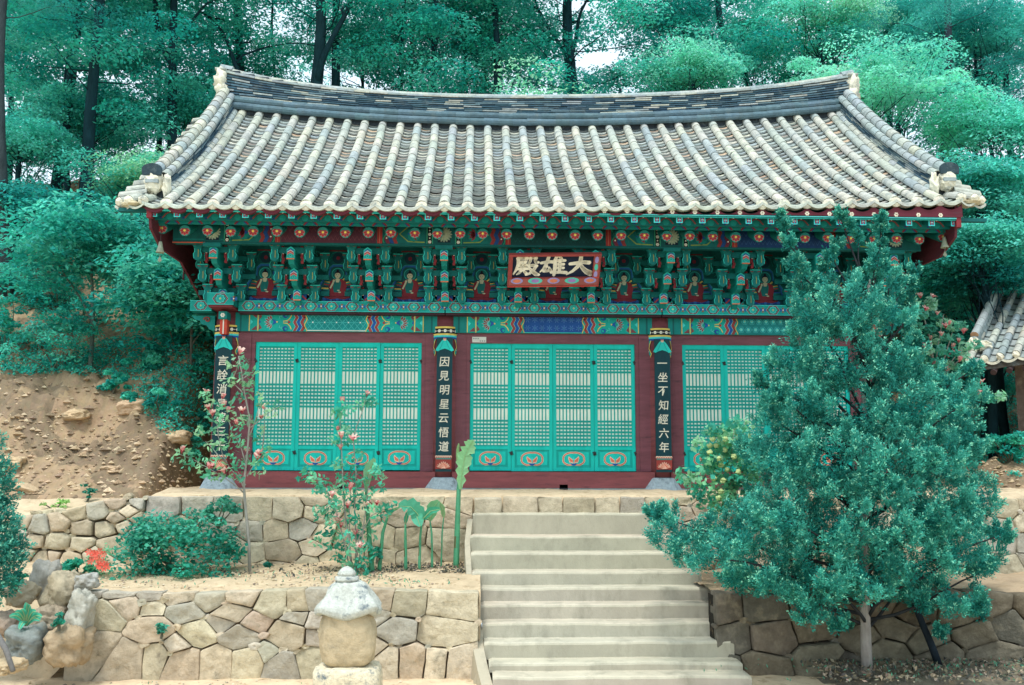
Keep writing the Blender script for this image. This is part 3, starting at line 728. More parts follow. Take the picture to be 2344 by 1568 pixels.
for b, (x0, x1) in enumerate(BAYS):
    yd = .012
    dl = X((DX[b][0][0]+DX[b][0][1])/2, yd, 930); dr = X((DX[b][1][0]+DX[b][1][1])/2, yd, 930)
    h = zD1-zS1
    mb = MB(); c = L(118,72,80)
    mb.box(x0+.14, dl-.002, -.055, .08, zS1-.004, zL1, c); mb.box(dr+.002, x1-.14, -.055, .08, zS1-.004, zL1, c)
    mb.box(dl-.002, dr+.002, -.053, .08, zD1+.004, zL1-.002, c)
    mb.box(x0+.15, dl-.06, -.072, -.054, zS1, zL1-.03, vary(c,.08)) ; mb.box(dr+.06, x1-.15, -.072, -.054, zS1, zL1-.03, vary(c,.08))
    mb.build('door_surround', 'wood', HALL)
    mb = MB(); mb.box(x0+.12, x1-.12, -.15, .09, zS0, zS1-.006, L(128,70,74)); mb.build('sill_beam', 'wood', HALL)
    w = (dr-dl)/4
    for k in range(4):
        if proto_door is None: t = proto_door = make_door(w, h)
        else: t = copy_tree(proto_door)
        t.parent = HALL; t.scale = (w/(proto_w if b or k else w)*.994, 1, 1) if (b or k) else (.994, 1, 1)
        if not (b or k): proto_w = w
        t.location = Vector((dl+w*k+.002, yd+random.uniform(-.004,.004), zS1+.006+random.uniform(-.004,.008)))-HALL.location
        t.rotation_euler = (0, 0, R(random.uniform(-.8,.8)))
        # iron hinge pins between the leaves
    for k, dzs in ((0,1),(1,1),(3,1),(4,1)):
        for f in (.145, .86):
            if k == 4 and f > .5 and b == 0: continue
            m_ = MB(); hx = dl+w*k; hz = zD1-h*f
            lump(m_, (hx, -.045, hz), (.022, .015, .028), hw_, 8, 6, .4, 3, k); m_.box(hx-.03, hx+.012, -.05, -.035, hz+.008, hz+.02, hw_); m_.box(hx-.008, hx+.03, -.05, -.035, hz-.022, hz-.010, hw_)
            m_.build('hinge', 'metal', HALL)
# ---------------------------------------------------------------- painted tie beams
zB0, zB1 = Z(763, -.08), Z(721, -.08)
def scale_flower_beam(p, x0, x1, z0, z1, mid, y=0):
    W_ = x1-x0; H = z1-z0; zc = (z0+z1)/2
    p.rect(x0, x1, z0, z1, TEAL, 1)
    for sx, e in ((1, x0), (-1, x1)):
        q = lambda u: e+sx*u
        def rc(a, b, c, d, col, l): p.rect(min(q(a), q(b)), max(q(a), q(b)), c, d, col, l)
        rc(0, .012, z0, z1, YEL, 2); rc(.125, .14, z0, z1, YEL, 2)
        p.pg([(q(.02), zc-.04),(q(.06), zc),(q(.02), zc+.04)], MINT, 2)
        for s2 in (-1, 1):
            p.pg([(q(.03), zc+s2*H*.45),(q(.12), zc+s2*H*.45),(q(.11), zc+s2*H*.2)], MAROON, 2)
            p.pg([(q(.145), zc+s2*H*.45),(q(.19), zc+s2*H*.33),(q(.15), zc+s2*H*.1)], MAROON, 2)
        p.pg([(q(.145), zc-.03),(q(.175), zc),(q(.145), zc+.03)], BLUE, 2)
        for k in range(7):                       # lotus on its side
            a = (k-3)*.42; cx, cz = q(.34), zc
            tip = (cx-sx*math.cos(a)*.125, cz+math.sin(a)*.125*H/.27*1.0)
            m = (cx-sx*math.cos(a)*.07, cz+math.sin(a)*.07)
            n_ = (math.sin(a)*.024, math.cos(a)*.024*sx)
            o = [(cx-sx*math.cos(a)*.02, cz+math.sin(a)*.02),(m[0]+n_[0], m[1]+n_[1]), tip, (m[0]-n_[0], m[1]-n_[1])]
            p.pg(o, LINE, 3+k*.3); gx = sum(v[0] for v in o)/4; gz = sum(v[1] for v in o)/4
            p.pg([(gx+(v[0]-gx)*.75, gz+(v[1]-gz)*.75) for v in o], L(140,62,60), 3.15+k*.3)
        p.pg([(q(.34), zc-.045),(q(.40), zc-.012),(q(.425), zc),(q(.40), zc+.012),(q(.34), zc+.045),(q(.36), zc)], BLUE, 5.6)
        p.disc(q(.41), zc, .012, YEL, 6, 8)
        for s2 in (-1, 1):
            p.line([(q(.50), zc+s2*.012),(q(.56), zc+s2*.02),(q(.60), zc+s2*.06),(q(.62), zc+s2*H*.40)], .013, YEL, 3)
            p.disc(q(.53), zc+s2*H*.36, .038, BLUE, 2, 10); p.disc(q(.54), zc+s2*H*.37, .02, TEAL, 3, 8)
            for rr in range(3): p.line([(q(.45+.03*rr), zc+s2*(.05+.02*rr)),(q(.44+.03*rr), zc+s2*(.08+.02*rr)),(q(.47+.03*rr), zc+s2*(.09+.02*rr))], .006, LINE, 2)
        p.disc(q(.585), zc, .02, L(150,60,60), 3, 8)
        for k, col in enumerate((L(150,66,66), BLUE, L(150,66,66))):
            a = .64+k*.052
            pts = [(0,0),(.035,.25),(.0,.5),(.035,.75),(0,1.0)]
            o = [(q(a+u-.02*0), z0+v*H) for u, v in pts]+[(q(a+.050+u), z0+v*H) for u, v in reversed(pts)]
            for j in range(4):
                qd = [o[j], o[j+1], o[8-j], o[9-j]]; p.pg(qd, col, 3)
            p.line([(q(a+u), z0+v*H) for u, v in pts], .006, LINE, 4)
        wav = [(q(.83+.018*math.sin(v*6.28*1.5+1.5)), z0+v*H) for v in lin(0,1,13)]
        p.line(wav, .012, YEL, 4)
        for s2 in (-1, 1): p.disc(q(.808), zc+s2*H*.28, .011, WHITE, 3, 8)
    a, b = x0+.845, x1-.845
    if b <= a: return
    if mid == 'teal':
        p.rect(a, b, z0, z1, L(20,130,118), 2)
        for zz in (z0+.012, z1-.012): p.rect(a, b, zz-.005, zz+.005, WHITE, 3)
        s = .085; lc = L(110,190,168)
        for r_ in range(3):
            zz = z0+.025+(H-.05)*r_/2
            p.rect(a, b, zz-.0025, zz+.0025, lc, 3)
        n = int((b-a)/s)
        for k in range(n+1):
            x = a+(b-a)*k/n
            for r_ in range(2):
                za = z0+.025+(H-.05)*r_/2; zb = za+(H-.05)/2
                if k < n: p.line([(x, za),(x+(b-a)/n, zb)], .005, lc, 3); p.line([(x, zb),(x+(b-a)/n, za)], .005, lc, 3)
            if k % 2 == 1 and 0 < k < n: p.disc(x, zc, .010, WHITE, 5, 8)
    elif mid == 'blue':
        p.rect(a, b, z0+.012, z1, L(26,80,150), 2); p.rect(a, b, z0+.002, z0+.010, MINT, 3); s = .105; n = int((b-a)/s)
        for k in range(n):
            x = a+(k+.5)*(b-a)/n
            for zz in (z0+H*.28, z0+H*.74):
                for t in range(3):
                    th = math.pi*t/3+(.5 if k % 2 else 0); p.line([(x-math.cos(th)*.045, zz-math.sin(th)*.045),(x+math.cos(th)*.045, zz+math.sin(th)*.045)], .007, L(84,130,190), 3)
                p.disc(x, zz, .012, L(40,110,150), 4, 6)
    else:
        p.rect(a, b, z0, z1, L(16,118,106), 2); s = .10; n = int((b-a)/s)
        for k in range(n):
            for r_ in range(2):
                x = a+(k+.5+(.5 if r_ else 0))*(b-a)/n; zz = z0+H*(.27+.46*r_)
                if x > b-.05: continue
                p.line([(x+.048*math.cos(t*math.pi/3), zz+.048*math.sin(t*math.pi/3)) for t in range(6)], .006, L(96,176,160), 3, True)
                p.flower(x, zz, .03, 6, L(110,200,176), YEL, 3)
mids = ['teal','blue','green']
for b, (x0, x1) in enumerate(BAYS):
    mb = MB(); mb.box(x0+.12, x1-.12, -.10, .12, zB0, zB1, TEALD);     p = Paint((0, -.10, 0)); scale_flower_beam(p, x0+.32, x1-.32, zB0+.004, zB1-.004, mids[b])
    for e in (x0+.20, x1-.20): p.rect(e-.012, e+.012, zB0+.004, zB1-.004, L(10,90,80), 1)
    mb.add(p.v, p.f, p.c); mb.build('tie_beam', 'paint', HALL)
# ---------------------------------------------------------------- plate beam with the hexagon flower band
zQ0, zQ1 = Z(717, -.28), Z(693, -.28)
def hexband(p, x0, x1, z0, z1):
    H = z1-z0; zc = (z0+z1)/2; n = max(1, round((x1-x0)/.292)); s = (x1-x0)/n
    p.rect(x0, x1, z0, z1, L(16,150,124), 1)
    p.rect(x0, x1, z0+.003, z0+.010, MINT, 2); p.rect(x0, x1, z1-.010, z1-.003, MINT, 2)
    for k in range(n):
        x = x0+s*(k+.5); r = H*.46
        hx = [(x+r*1.25*math.cos(t*math.pi/3), zc+r*math.sin(t*math.pi/3)) for t in range(6)]
        p.line(hx, .020, L(128,54,62), 2, True); p.line([(x+(a-x)*1.13, zc+(b-zc)*1.1) for a, b in hx], .005, LINE, 3, True)
        p.pg([(x+(a-x)*.8, zc+(b-zc)*.8) for a, b in hx], L(14,128,108), 2)
        p.flower(x, zc, r*.80, 8, L(44,176,146), YEL, 4, edge=L(140,214,190))
        xm = x+s/2
        if k < n-1 or True:
            for sx in (-1, 1): p.pg([(xm, zc),(xm+sx*.045, zc+.03),(xm+sx*.045, zc-.03)], L(40,90,160), 2); p.pg([(xm, zc+sx*.012),(xm-.02, zc+sx*.035),(xm+.02, zc+sx*.035)], L(150,60,60), 2)
            p.disc(xm, zc, .012, L(230,200,190), 5, 8)
pb = [(-4.80-.0, -1.6), (-1.6, 1.6), (1.6, 4.8)]
for a, b in pb:
    a2 = a+(.20 if a < -4 else .008); b2 = b-(.20 if b > 4 else .008)
    mb = MB(); mb.box(a2, b2, -.28, .28, zQ0, zQ1, TEALD); mb.box(a2, b2, -.25, .25, zQ0-.03, zQ0, L(60,34,44))
    p = Paint((0, -.28, 0)); hexband(p, a2, b2, zQ0, zQ1); mb.add(p.v, p.f, p.c); mb.build('plate_beam', 'paint', HALL)
for sg in (-1, 1):
    cx = sg*4.8; mb = MB(); dz = .05
    mb.box(cx-.19, cx+.19, -.52, .3, zQ0+dz, zQ1+dz+.02, TEALD); mb.box(cx-.17, cx+.17, -.50, .3, zQ0+dz-.03, zQ0+dz, L(120,50,56))
    o1, o2 = (cx+sg*.19, cx+sg*.50); mb.box(o1, o2, -.26, .24, zQ0-.0, zQ1, TEALD)
    p = Paint((0, -.52, 0)); hexband(p, cx-.19, cx+.19, zQ0+dz, zQ1+dz+.02); p2 = Paint((0, -.26, 0)); hexband(p2, min(o1,o2), max(o1,o2), zQ0, zQ1); p.add(p2.v, p2.f, p2.c)
    mb.add(p.v, p.f, p.c); mb.build('beam_end', 'paint', HALL)
    # red curled bracket below and the flowered nose on the column
    mb = MB(); pts = [(0,0),(.34,0),(.30,-.05),(.22,-.07),(.20,-.12),(.12,-.14),(.08,-.20),(0,-.22)]
    mb.extrude([(cx+sg*(.19+a), -.05, zQ0-.04+b) for a, b in pts], (0,.12,0), L(12,130,110)); 
    mb.tube([(cx+sg*(.30+.05*math.cos(t)*(1-t/9)), -.065, zQ0-.10+.045*math.sin(t)*(1-t/9)) for t in lin(0, 8, 24)], .010, 6, L(150,60,60))
    mb.build('curled_bracket', 'paint', HALL)
    mb = MB(); mb.box(cx-.06, cx+.06, -.36, -.1, zQ0-.13, zQ0-.02, TEALD); mb.box(cx-.05, cx+.05, -.30, -.1, zQ0-.34, zQ0-.13, L(190,72,56)); mb.box(cx-.008, cx+.008, -.305, -.30, zQ0-.34, zQ0-.13, WHITE)
    p = Paint((cx, -.36, zQ0-.075)); p.flower(0, 0, .035, 6, WHITE, L(120,150,110), 1); mb.add(p.v, p.f, p.c)
    mb.build('beam_nose', 'paint', HALL)
# ---------------------------------------------------------------- painted collar of each column
for i, cx in enumerate(COLX):
    r = .197; cy = .04
    zt = Z(745, -.17); zc_ = Z(752, -.17)
    fn = lambda a, b, o, cx=cx: Vector((cx+math.sin(a/r)*(r+o+.004), cy-math.cos(a/r)*(r+o+.004), b))
    p = Paint((0,0,0), fn=fn); A = r*1.45; k = 154.9
    zz = lambda py: Z(py, -.17)
    p.rect(-A, A, zz(752), zz(748), YEL, 1, 16); p.rect(-A, A, zz(764), zz(752), BLACK, 1, 16); p.rect(-A, A, zz(768), zz(764), YEL, 1, 16)
    p.rect(-A, A, zz(772), zz(768), MINT, 1, 16); p.rect(-A, A, zz(776), zz(772), BLUE, 1, 16)
    for q in range(-3, 4):
        a = q*.085
        p.flower(a, zz(758), .025, 6, WHITE, L(150,160,120), 2)
        p.disc(a+.0425, zz(758), .008, WHITE, 2, 6)
    for sx in (-1, 1):
        o = [(.235,0),(.245,-.10),(.215,-.17),(.165,-.24),(.145,-.20),(.19,-.12),(.175,-.06),(.15,0)]
        for a_, b_ in zip(range(0, 3), range(7, 4, -1)):
            p.pg([(sx*o[a_][0], zz(776)+o[a_][1]),(sx*o[a_+1][0], zz(776)+o[a_+1][1]),(sx*o[b_-1][0], zz(776)+o[b_-1][1]),(sx*o[b_][0], zz(776)+o[b_][1])], L(20,150,126), 1)
        p.line([(sx*a, zz(776)+b) for a, b in ((.15,0),(.175,-.06),(.19,-.12),(.145,-.20),(.165,-.25))], .012, YEL, 2)
        for q in range(4): p.disc(sx*(.215-.006*q), zz(776)-.03-.045*q, .009, L(200,220,235), 2, 6)
        p.line([(sx*.225, zz(776)-.01),(sx*.235, zz(776)-.10),(sx*.20, zz(776)-.17)], .010, BLUE, 2)
    p.build('painted_collar', 'paint', colm[i])
# ---------------------------------------------------------------- bracket clusters and figure panels
SETX = [-4.8+3.2/3*k for k in range(10)]
zbk0, zbk1 = zQ1-.0, Z(556, 0)
mb = MB(); mb.box(-4.85, 4.85, -.10, .02, zbk0-.02, zbk1+.35, L(10,96,84)); mb.build('bracket_wall', 'paint', HALL)
TIER = [(-.42, Z(677,-.42)), (-.72, Z(632,-.72)), (-1.00, Z(583,-1.0))]
G1, G2, G3 = L(12,128,108), L(10,112,98), L(8,84,80)
def cup(mb, x, y, z, w, h, col=L(11,116,100)):
    """vase-shaped bearing block over the end of a bracket arm"""
    p = [(-.50,0),(.50,0),(.50,-.14),(.30,-.34),(.26,-.52),(.40,-.66),(.34,-.90),(.10,-1.0),(-.10,-1.0),(-.34,-.90),(-.40,-.66),(-.26,-.52),(-.30,-.34),(-.50,-.14)]
    mb.extrude([(x+a*w, y, z+b*h) for a, b in p], (0, .10, 0), col, G2)
    q = Paint((x, y, z))
    q.line([(-.47*w, -.012),(.47*w, -.012)], .012, L(70,200,168), 1)
    q.line([(-.46*w, -.03),(-.2*w, -.04)], .012, L(140,50,54), 1); q.line([(.46*w, -.03),(.2*w, -.04)], .012, L(140,50,54), 1)
    q.line([(-.28*w, -.36*h),(-.24*w, -.52*h),(-.37*w, -.66*h),(-.31*w, -.88*h)], .010, L(64,190,160), 1); q.line([(.28*w, -.36*h),(.24*w, -.52*h),(.37*w, -.66*h),(.31*w, -.88*h)], .010, L(64,190,160), 1)
    q.line([(.05*w, -.42*h),(.07*w, -.60*h),(.06*w, -.82*h)], .009, L(176,160,80), 1)
    q.disc(0, -.18*h, w*.14, L(20,104,94), 1, 8)
    mb.add(q.v, q.f, q.c)
def bracket(kind=0):
    t = bpy.data.objects.new('bracket_cluster', None); C.objects.link(t); t.empty_display_size = .1
    hds = []; ar = MB(); blk = MB(); blks = []; reds = []
    for k, (yh, zh) in enumerate(TIER):
        ar.box(-.045, .045, yh+.02, .04, zh-.07, zh+.05, G1)
        # tongue below each head, curving back
        ar.extrude([(-.04, yh+.02, zh-.07), (-.04, yh+.10, zh-.15), (-.04, yh+.3, zh-.17), (-.04, .04, zh-.17), (-.04, .04, zh-.07)], (.08, 0, 0), G1)
        hd = MB(); hds.append(hd)
        o = [(-.055,-.085),(.055,-.085),(.055,.045),(0,.085),(-.055,.045)]
        hd.extrude([(a, yh, zh+b) for a, b in o], (0, .06, 0), L(60,190,160))
        q = Paint((0, yh, zh))
        q.pg([(-.045,-.075),(.045,-.075),(.045,.035),(0,.07),(-.045,.035)], L(30,158,132), 1)
        for j, c in enumerate((BLUE, L(180,190,190), L(168,58,56), L(200,120,120))):
            z1 = .055-.016*j; q.pg([(-.045,z1-.03),(0,z1),(.045,z1-.03),(.045,z1-.046),(0,z1-.016),(-.045,z1-.046)], c, 2+j)
        q.disc(0, -.045, .022, L(80,190,160), 2, 8); q.disc(0, -.045, .012, L(16,130,110), 3, 8)
        q.rect(-.055, .055, -.098, -.082, L(210,110,70), 2)
        hd.add(q.v, q.f, q.c)
        zt = zh+.12
        # arms parallel to the wall: an outer pair and an inner pair of bearing blocks
        ar.box(-.30, .30, yh+.13, yh+.20, zt-.10, zt-.02, G2)
        for sx in (-1, 1): b_ = MB(); cup(b_, sx*.24, yh+.09, zt+.035, .155, .26); blks.append(b_)
        yi = -.17-.07*k
        ar.box(-.42, .42, yi+.02, yi+.06, zt-.10, zt-.03, G2)
        for sx in (-1, 1):
            if k == 2: b_ = MB(); cup(b_, sx*.37, yi-.02, zt+.03, .15, .27, L(10,108,94)); blks.append(b_)
        for sx in (-1, 1):
            rd = MB(); reds.append(rd)
            for j in range(7):
                z0 = zh-.12+.036*j; ox = .010*math.sin(j*1.9)
                rd.box(sx*.135+ox-.018, sx*.135+ox+.018, yh+.16, yh+.2, z0, z0+.037, L(136,44,52))
            q = Paint((0, yh+.16, 0)); q.disc(sx*.135, zh+.02, .011, WHITE, 2, 8); q.line([(sx*.165, zh-.1),(sx*.16, zh),(sx*.17, zh+.09)], .012, L(20,150,124), 1); rd.add(q.v, q.f, q.c)
    # base block
    zb = zQ1
    blk.extrude([(-.20, -.26, zb+.15), (-.185, -.26, zb+.07), (-.115, -.26, zb), (.115, -.26, zb), (.185, -.26, zb+.07), (.20, -.26, zb+.15)][::-1], (0, .24, 0), L(24,74,140), G2)
    q = Paint((0, -.26, zb))
    q.line([(-.195,.145),(-.18,.07),(-.115,.008),(.115,.008),(.18,.07),(.195,.145)], .016, L(40,176,150), 1)
    q.line([(-.11,.02),(-.05,.075),(0,.09),(.05,.075),(.11,.02)], .018, L(190,70,56), 2); q.disc(0, .02, .03, TEAL, 2, 8)
    blk.add(q.v, q.f, q.c)
    ar.build('bracket_arm', 'paint', t); blk.build('base_block', 'paint', t)
    for m_ in hds: m_.build('arm_head', 'paint', t)
    for m_ in blks: m_.build('bearing_block', 'paint', t)
    for m_ in reds: m_.build('red_trim', 'paint', t)
    return t
bp0 = None
for k, x in enumerate(SETX):
    t = bracket() if bp0 is None else copy_tree(bp0)
    bp0 = bp0 or t
    t.parent = HALL; t.location = Vector((x, 0, 0))-HALL.location
def figure(x):
    z0 = zQ1+.0; p = Paint((x, -.10, z0)); s = 1.0
    aura = [(-.50,.03),(-.36,.07),(-.26,.16),(-.25,.28),(-.20,.36),(-.13,.41),(-.12,.52),(-.07,.565),(.07,.565),(.12,.52),(.13,.41),(.20,.36),(.25,.28),(.26,.16),(.36,.07),(.50,.03)]
    for a, b in zip(range(0, 7), range(15, 8, -1)):
        p.pg([aura[a], aura[b], aura[b-1], aura[a+1]], L(12,84,90), 1)
    p.line(aura, .028, L(36,104,176), 2); p.line([(a*1.05, b*1.03) for a, b in aura], .006, L(80,176,170), 3)
    for k in range(9):
        th = R(200-k*27.5) if False else R(205-k*29); 
        for j in range(1):
            if 60 < 205-k*29 < 120: continue
            ca, sa = math.cos(th), math.sin(th); c = (L(150,56,56), YEL, L(20,140,120), L(40,90,160))[k % 4]
            p.line([(ca*.13, .21+sa*.15),(ca*.235, .21+sa*.20)], .020, c, 2)
    for sx in (-1, 1):
        for k in range(6):
            z = .12+.038*k; c = (L(160,60,56), YEL, L(24,150,126), NAVY)[k % 4]; p.line([(sx*(.115), z),(sx*(.215-.008*abs(k-2)), z+.012)], .016, c, 2)
    p.disc(0, .44, .085, L(12,110,100), 3, 16); p.line([(.085*math.cos(t*math.pi/8), .44+.085*math.sin(t*math.pi/8)) for t in range(16)], .010, L(60,180,150), 4, True)
    # lotus seat
    for k in range(-4, 5): p.pg([(k*.045-.035, .02),(k*.045+.035, .02),(k*.050+.02, .075),(k*.05, .09),(k*.050-.02, .075)], (L(24,74,150) if k % 2 else L(44,110,180)), 3)
    body = L(128,42,54)
    p.pg([(-.19,.085),(-.10,.055),(0,.07),(.10,.055),(.19,.085),(.17,.14),(.08,.165),(-.08,.165),(-.17,.14)], body, 5)
    p.pg([(-.10,.15),(.11,.15),(.135,.25),(.115,.33),(.05,.365),(-.05,.365),(-.11,.32),(-.13,.24)], body, 6)
    p.pg([(-.05,.16),(.03,.16),(.055,.30),(.03,.36),(-.03,.36),(-.07,.24)], L(20,110,100), 7)
    p.pg([(-.02,.31),(.02,.31),(.035,.36),(0,.378),(-.035,.36)], SKIN, 8)
    p.disc(0, .42, .042, SKIN, 8, 14, .050); p.pg([(-.042,.43),(-.036,.465),(0,.485),(.036,.465),(.042,.43),(.02,.452),(-.02,.452)], L(26,30,48), 9); p.disc(0, .487, .018, L(26,30,48), 9, 8)
    for sx in (-1, 1): p.disc(sx*.016, .424, .006, L(40,50,60), 9, 6)
    p.line([(-.009,.397),(.009,.397)], .006, L(160,70,70), 9)
    p.line([(-.105,.22),(-.075,.28),(-.058,.32)], .024, SKIN, 9); p.disc(-.054, .335, .018, SKIN, 9.5, 8)
    p.disc(.035, .162, .022, SKIN, 9, 10, .010); p.disc(.015, .19, .020, SKIN, 9.4, 10, .009)
    p.line([(-.16,.10),(-.02,.10)], .006, L(96,30,44), 9); p.line([(.02,.10),(.16,.10)], .006, L(96,30,44), 9)
    for sx in (-1, 1):
        for k in range(7):
            a_ = sx*(.30+.05*(k % 3)); z = .20+.085*k; p.line([(a_, z),(a_+sx*.04, z+.03),(a_+sx*.02, z+.07),(a_-sx*.03, z+.05)], .009, L(30,160,134), 1+k*.1)
        p.pg([(sx*.36,.02),(sx*.53,.02),(sx*.53,.12),(sx*.46,.13)], L(24,76,150), 1); p.line([(sx*.29,.60),(sx*.27,.72),(sx*.20,.78)], .012, L(24,150,126), 1)
    p.line([(-.13,.62),(-.10,.74),(0,.79),(.10,.74),(.13,.62)], .012, L(20,140,120), 1)
    p.disc(0, .68, .085, L(8,62,76), 1.5, 14); p.disc(0, .68, .03, L(120,40,60), 2, 8); p.rect(-.13, .13, .78, .80, L(120,44,50), 2)
    p.build('painted_figure', 'paint', HALL, label='seated figure in a red robe on a blue lotus, painted between the brackets')
for k in range(9): figure(-4.8+3.2/3*(k+.5))
# ---------------------------------------------------------------- eave beam, rafters, fascia
yb = -1.06; zE0, zE1 = Z(562, yb), Z(500, yb)
xl_, xr_ = X(396, yb, 540), X(2106, yb, 540)
mb = MB(); mb.box(xl_, xr_, yb, yb+.18, zE0, zE1+.25, TEALDD); mb.box(xl_-.0, xr_, yb-.01, yb+.02, zE0-.018, zE0, L(14,96,84)); mb.box(xl_, X(470,yb,560), yb-.016, yb-.01, zE0-.016, zE0-.002, L(196,86,60)); eb = mb
p = Paint((0, yb, 0)); zz0, zz1 = zE0+.01, Z(517, yb)
p.line([(xl_+.02,zz0+.03),(X(535,yb,540),zz0+.03)], .012, L(14,120,104), 1); 
for b, (x0, x1) in enumerate(BAYS):
    H = zz1-zz0; zc = (zz0+zz1)/2
    for sx, e in ((1, x0), (-1, x1)):
        q = lambda u: e+sx*u
        def rc(a, b_, c, d, col, l): p.rect(min(q(a), q(b_)), max(q(a), q(b_)), c, d, col, l)
        rc(.17, .23, zz0, zz1, BLACK, 1); rc(.155, .17, zz0, zz1, L(70,150,100), 1); rc(.23, .245, zz0, zz1, L(70,150,100), 1)
        for j in range(5):
            zj = zz0+H*(j+.5)/5
            (p.flower(q(.20), zj, .024, 6, WHITE, L(150,160,120), 2) if j % 2 == 0 else p.disc(q(.20), zj, .011, WHITE, 2, 6))
        rc(.26, .80, zz0, zz1, L(12,104,92), 1)
        p.line([(q(.27), zz0+.02),(q(.50), zz0+.03),(q(.62), zz0+H*.5),(q(.50), zz1-.03)], .016, L(130,150,70), 2)
        p.disc(q(.42), zc, .09, L(16,130,112), 2, 12, .11)
        for j in range(5):
            a = (j-2)*.5; p.pg([(q(.44), zc),(q(.44-.05*math.cos(a)-.02*math.sin(a)), zc+.05*math.sin(a)-.02),(q(.44-.11*math.cos(a)), zc+.11*math.sin(a)),(q(.44-.05*math.cos(a)+.02*math.sin(a)), zc+.05*math.sin(a)+.02)], L(130,50,64), 3)
        p.pg([(q(.44), zc-.03),(q(.52), zc),(q(.44), zc+.03)], BLUE, 4)
        for j, c in enumerate((L(140,52,56), L(30,74,140), L(110,44,66))):
            a = .64+.055*j
            for v in range(4):
                o_ = (0,.03,0,.03,0)
                p.pg([(q(a+o_[v]), zz0+H*v/4),(q(a+.05+o_[v]), zz0+H*v/4),(q(a+.05+o_[v+1]), zz0+H*(v+1)/4),(q(a+o_[v+1]), zz0+H*(v+1)/4)], c, 3)
        p.line([(q(.83+.02*math.sin(v*9)), zz0+v*H) for v in lin(0,1,10)], .014, L(60,140,90), 3); p.disc(q(.80), zc+.05, .012, WHITE, 4, 6); p.disc(q(.80), zc-.06, .012, WHITE, 4, 6)
        rc(.86, .93, zz0, zz1-.02, L(156,52,50), 2); rc(.892, .90, zz0, zz1-.02, L(190,110,90), 3)
    a, b2 = x0+.94, x1-.94; cc = (L(84,44,60), L(12,70,70), L(24,62,112))[b]; p.rect(a, b2, zz0, zz1, cc, 1)
    n = 22
    for k in range(n):
        x = a+(b2-a)*(k+.5)/n; w = (b2-a)/n
        for zz in (zz0+H*.25, zz0+H*.68): p.line([(x-w*.5, zz-.03),(x, zz+.03),(x+w*.5, zz-.03)], .006, (L(120,70,80), L(20,96,88), L(60,100,150))[b], 2)
for cx in COLX:
    zc = (zz0+zz1)/2; p.rect(cx-.115, cx+.115, zz0-.0, zz1, L(10,90,84), 2); p.rect(cx-.09, cx+.09, zz0+.02, zz1, L(16,40,56), 3)
    for ring, n, rr in ((0,16,.115),(1,12,.085),(2,8,.05)):
        p.flower(cx, zc+.0, rr, n, (L(150,170,150), L(176,190,164), L(190,200,172))[ring], L(150,170,150), 4+ring*2, rot=ring*.2)
    p.box(cx-.12, cx+.12, yb-.03, yb+.05, zz0-.07, zz0-.02, G2)
eb.add(p.v, p.f, p.c); eb.build('eave_beam', 'paint', HALL)
# gap filler above: strips carrying the rafters
mb = MB(); xl2, xr2 = X(352, -1.4, 510), X(2186, -1.4, 505)
mb.box(xl2, xr2, -1.42, -1.36, Z(521,-1.4), Z(511,-1.4), L(14,126,108))
fs_ = mb; p = Paint((0, -1.42, 0)); 
xs36 = [X(354+52.23*k, -1.72, 497) for k in range(36)]; xs35 = [X(371+52.5*k, -1.35, 537) for k in range(35)]
for x in xs35:
    for sx in (-1, 1): p.line([(x+sx*.06, Z(521,-1.42)),(x+sx*.11, Z(512,-1.42))], .022, L(130,48,56), 1); p.line([(x+sx*.085, Z(521,-1.42)),(x+sx*.135, Z(512,-1.42))], .012, L(40,70,140), 1)
fs_.add(p.v, p.f, p.c); fs_.build('rafter_strip', 'paint', HALL)
mb = MB(); mb.box(xl2, xr2, -1.56, -1.52, Z(513,-1.54), Z(490,-1.54), L(10,104,90)); fb = mb; p = Paint((0, -1.56, 0))
for a, b in zip(xs36, xs36[1:]):
    m = (a+b)/2; p.line([(m-.10, Z(508,-1.56)),(m-.05, Z(498,-1.56)),(m, Z(494.5,-1.56)),(m+.05, Z(498,-1.56)),(m+.10, Z(508,-1.56))], .016, L(140,62,60), 1); p.disc(m, Z(493.5,-1.56), .011, L(210,220,200), 2, 8)
    p.disc(m, Z(505,-1.56), .045, L(16,132,110), 1, 10); p.rect(m-.135, m-.105, Z(510,-1.56), Z(492,-1.56), L(24,66,120), 1)
fb.add(p.v, p.f, p.c); fb.build('eave_board', 'paint', HALL)
mb = MB(); za, zb_ = Z(491.5,-1.78), Z(486,-1.78); mb.box(XW[0]+.03, XW[1]-.03, -1.80, -1.765, za, zb_, L(14,124,106)); mb.box(XW[0]+.03, XW[1]-.03, -1.81, -1.80, za+.012, za+.020, L(150,210,190))
mb.box(XW[0]+.03, XW[1]-.03, -1.79, -1.77, za-.006, za, MINT)
mb.build('fascia', 'paint', HALL)
# scalloped maroon board following the tile wave
mb = MB(); V = []; n = 12; xs_ = []
for i in range(-1, NR):
    for m in range(n+1 if i == NR-1 else n):
        u = -1+2*m/n; x = XA+SPX*(i+.5)+u*SPX/2; xs_.append((x, rz(x,1)-.04-.075*(1-u*u)))
for x, z in xs_: V += [(x, -1.815, zb_-.002), (x, -1.815, z), (x, -1.76, z)]
mb.add(V, [(k*3+j, k*3+3+j, k*3+4+j, k*3+1+j) for k in range(len(xs_)-1) for j in (0,1)], L(92,32,46))
p = Paint((0, -1.815, 0))
for i in range(NR): p.flower(XA+SPX*i, Z(480.5,-1.815), .032, 6, L(220,212,190), L(120,60,50), 1)
mb.add(p.v, p.f, p.c); mb.build('scalloped_board', 'wood', HALL)
def fr_copy(proto, x, z, y, first):
    o = proto if first else copy_tree(proto)
    o.location = Vector((x, y, z))-HALL.location; o.parent = HALL
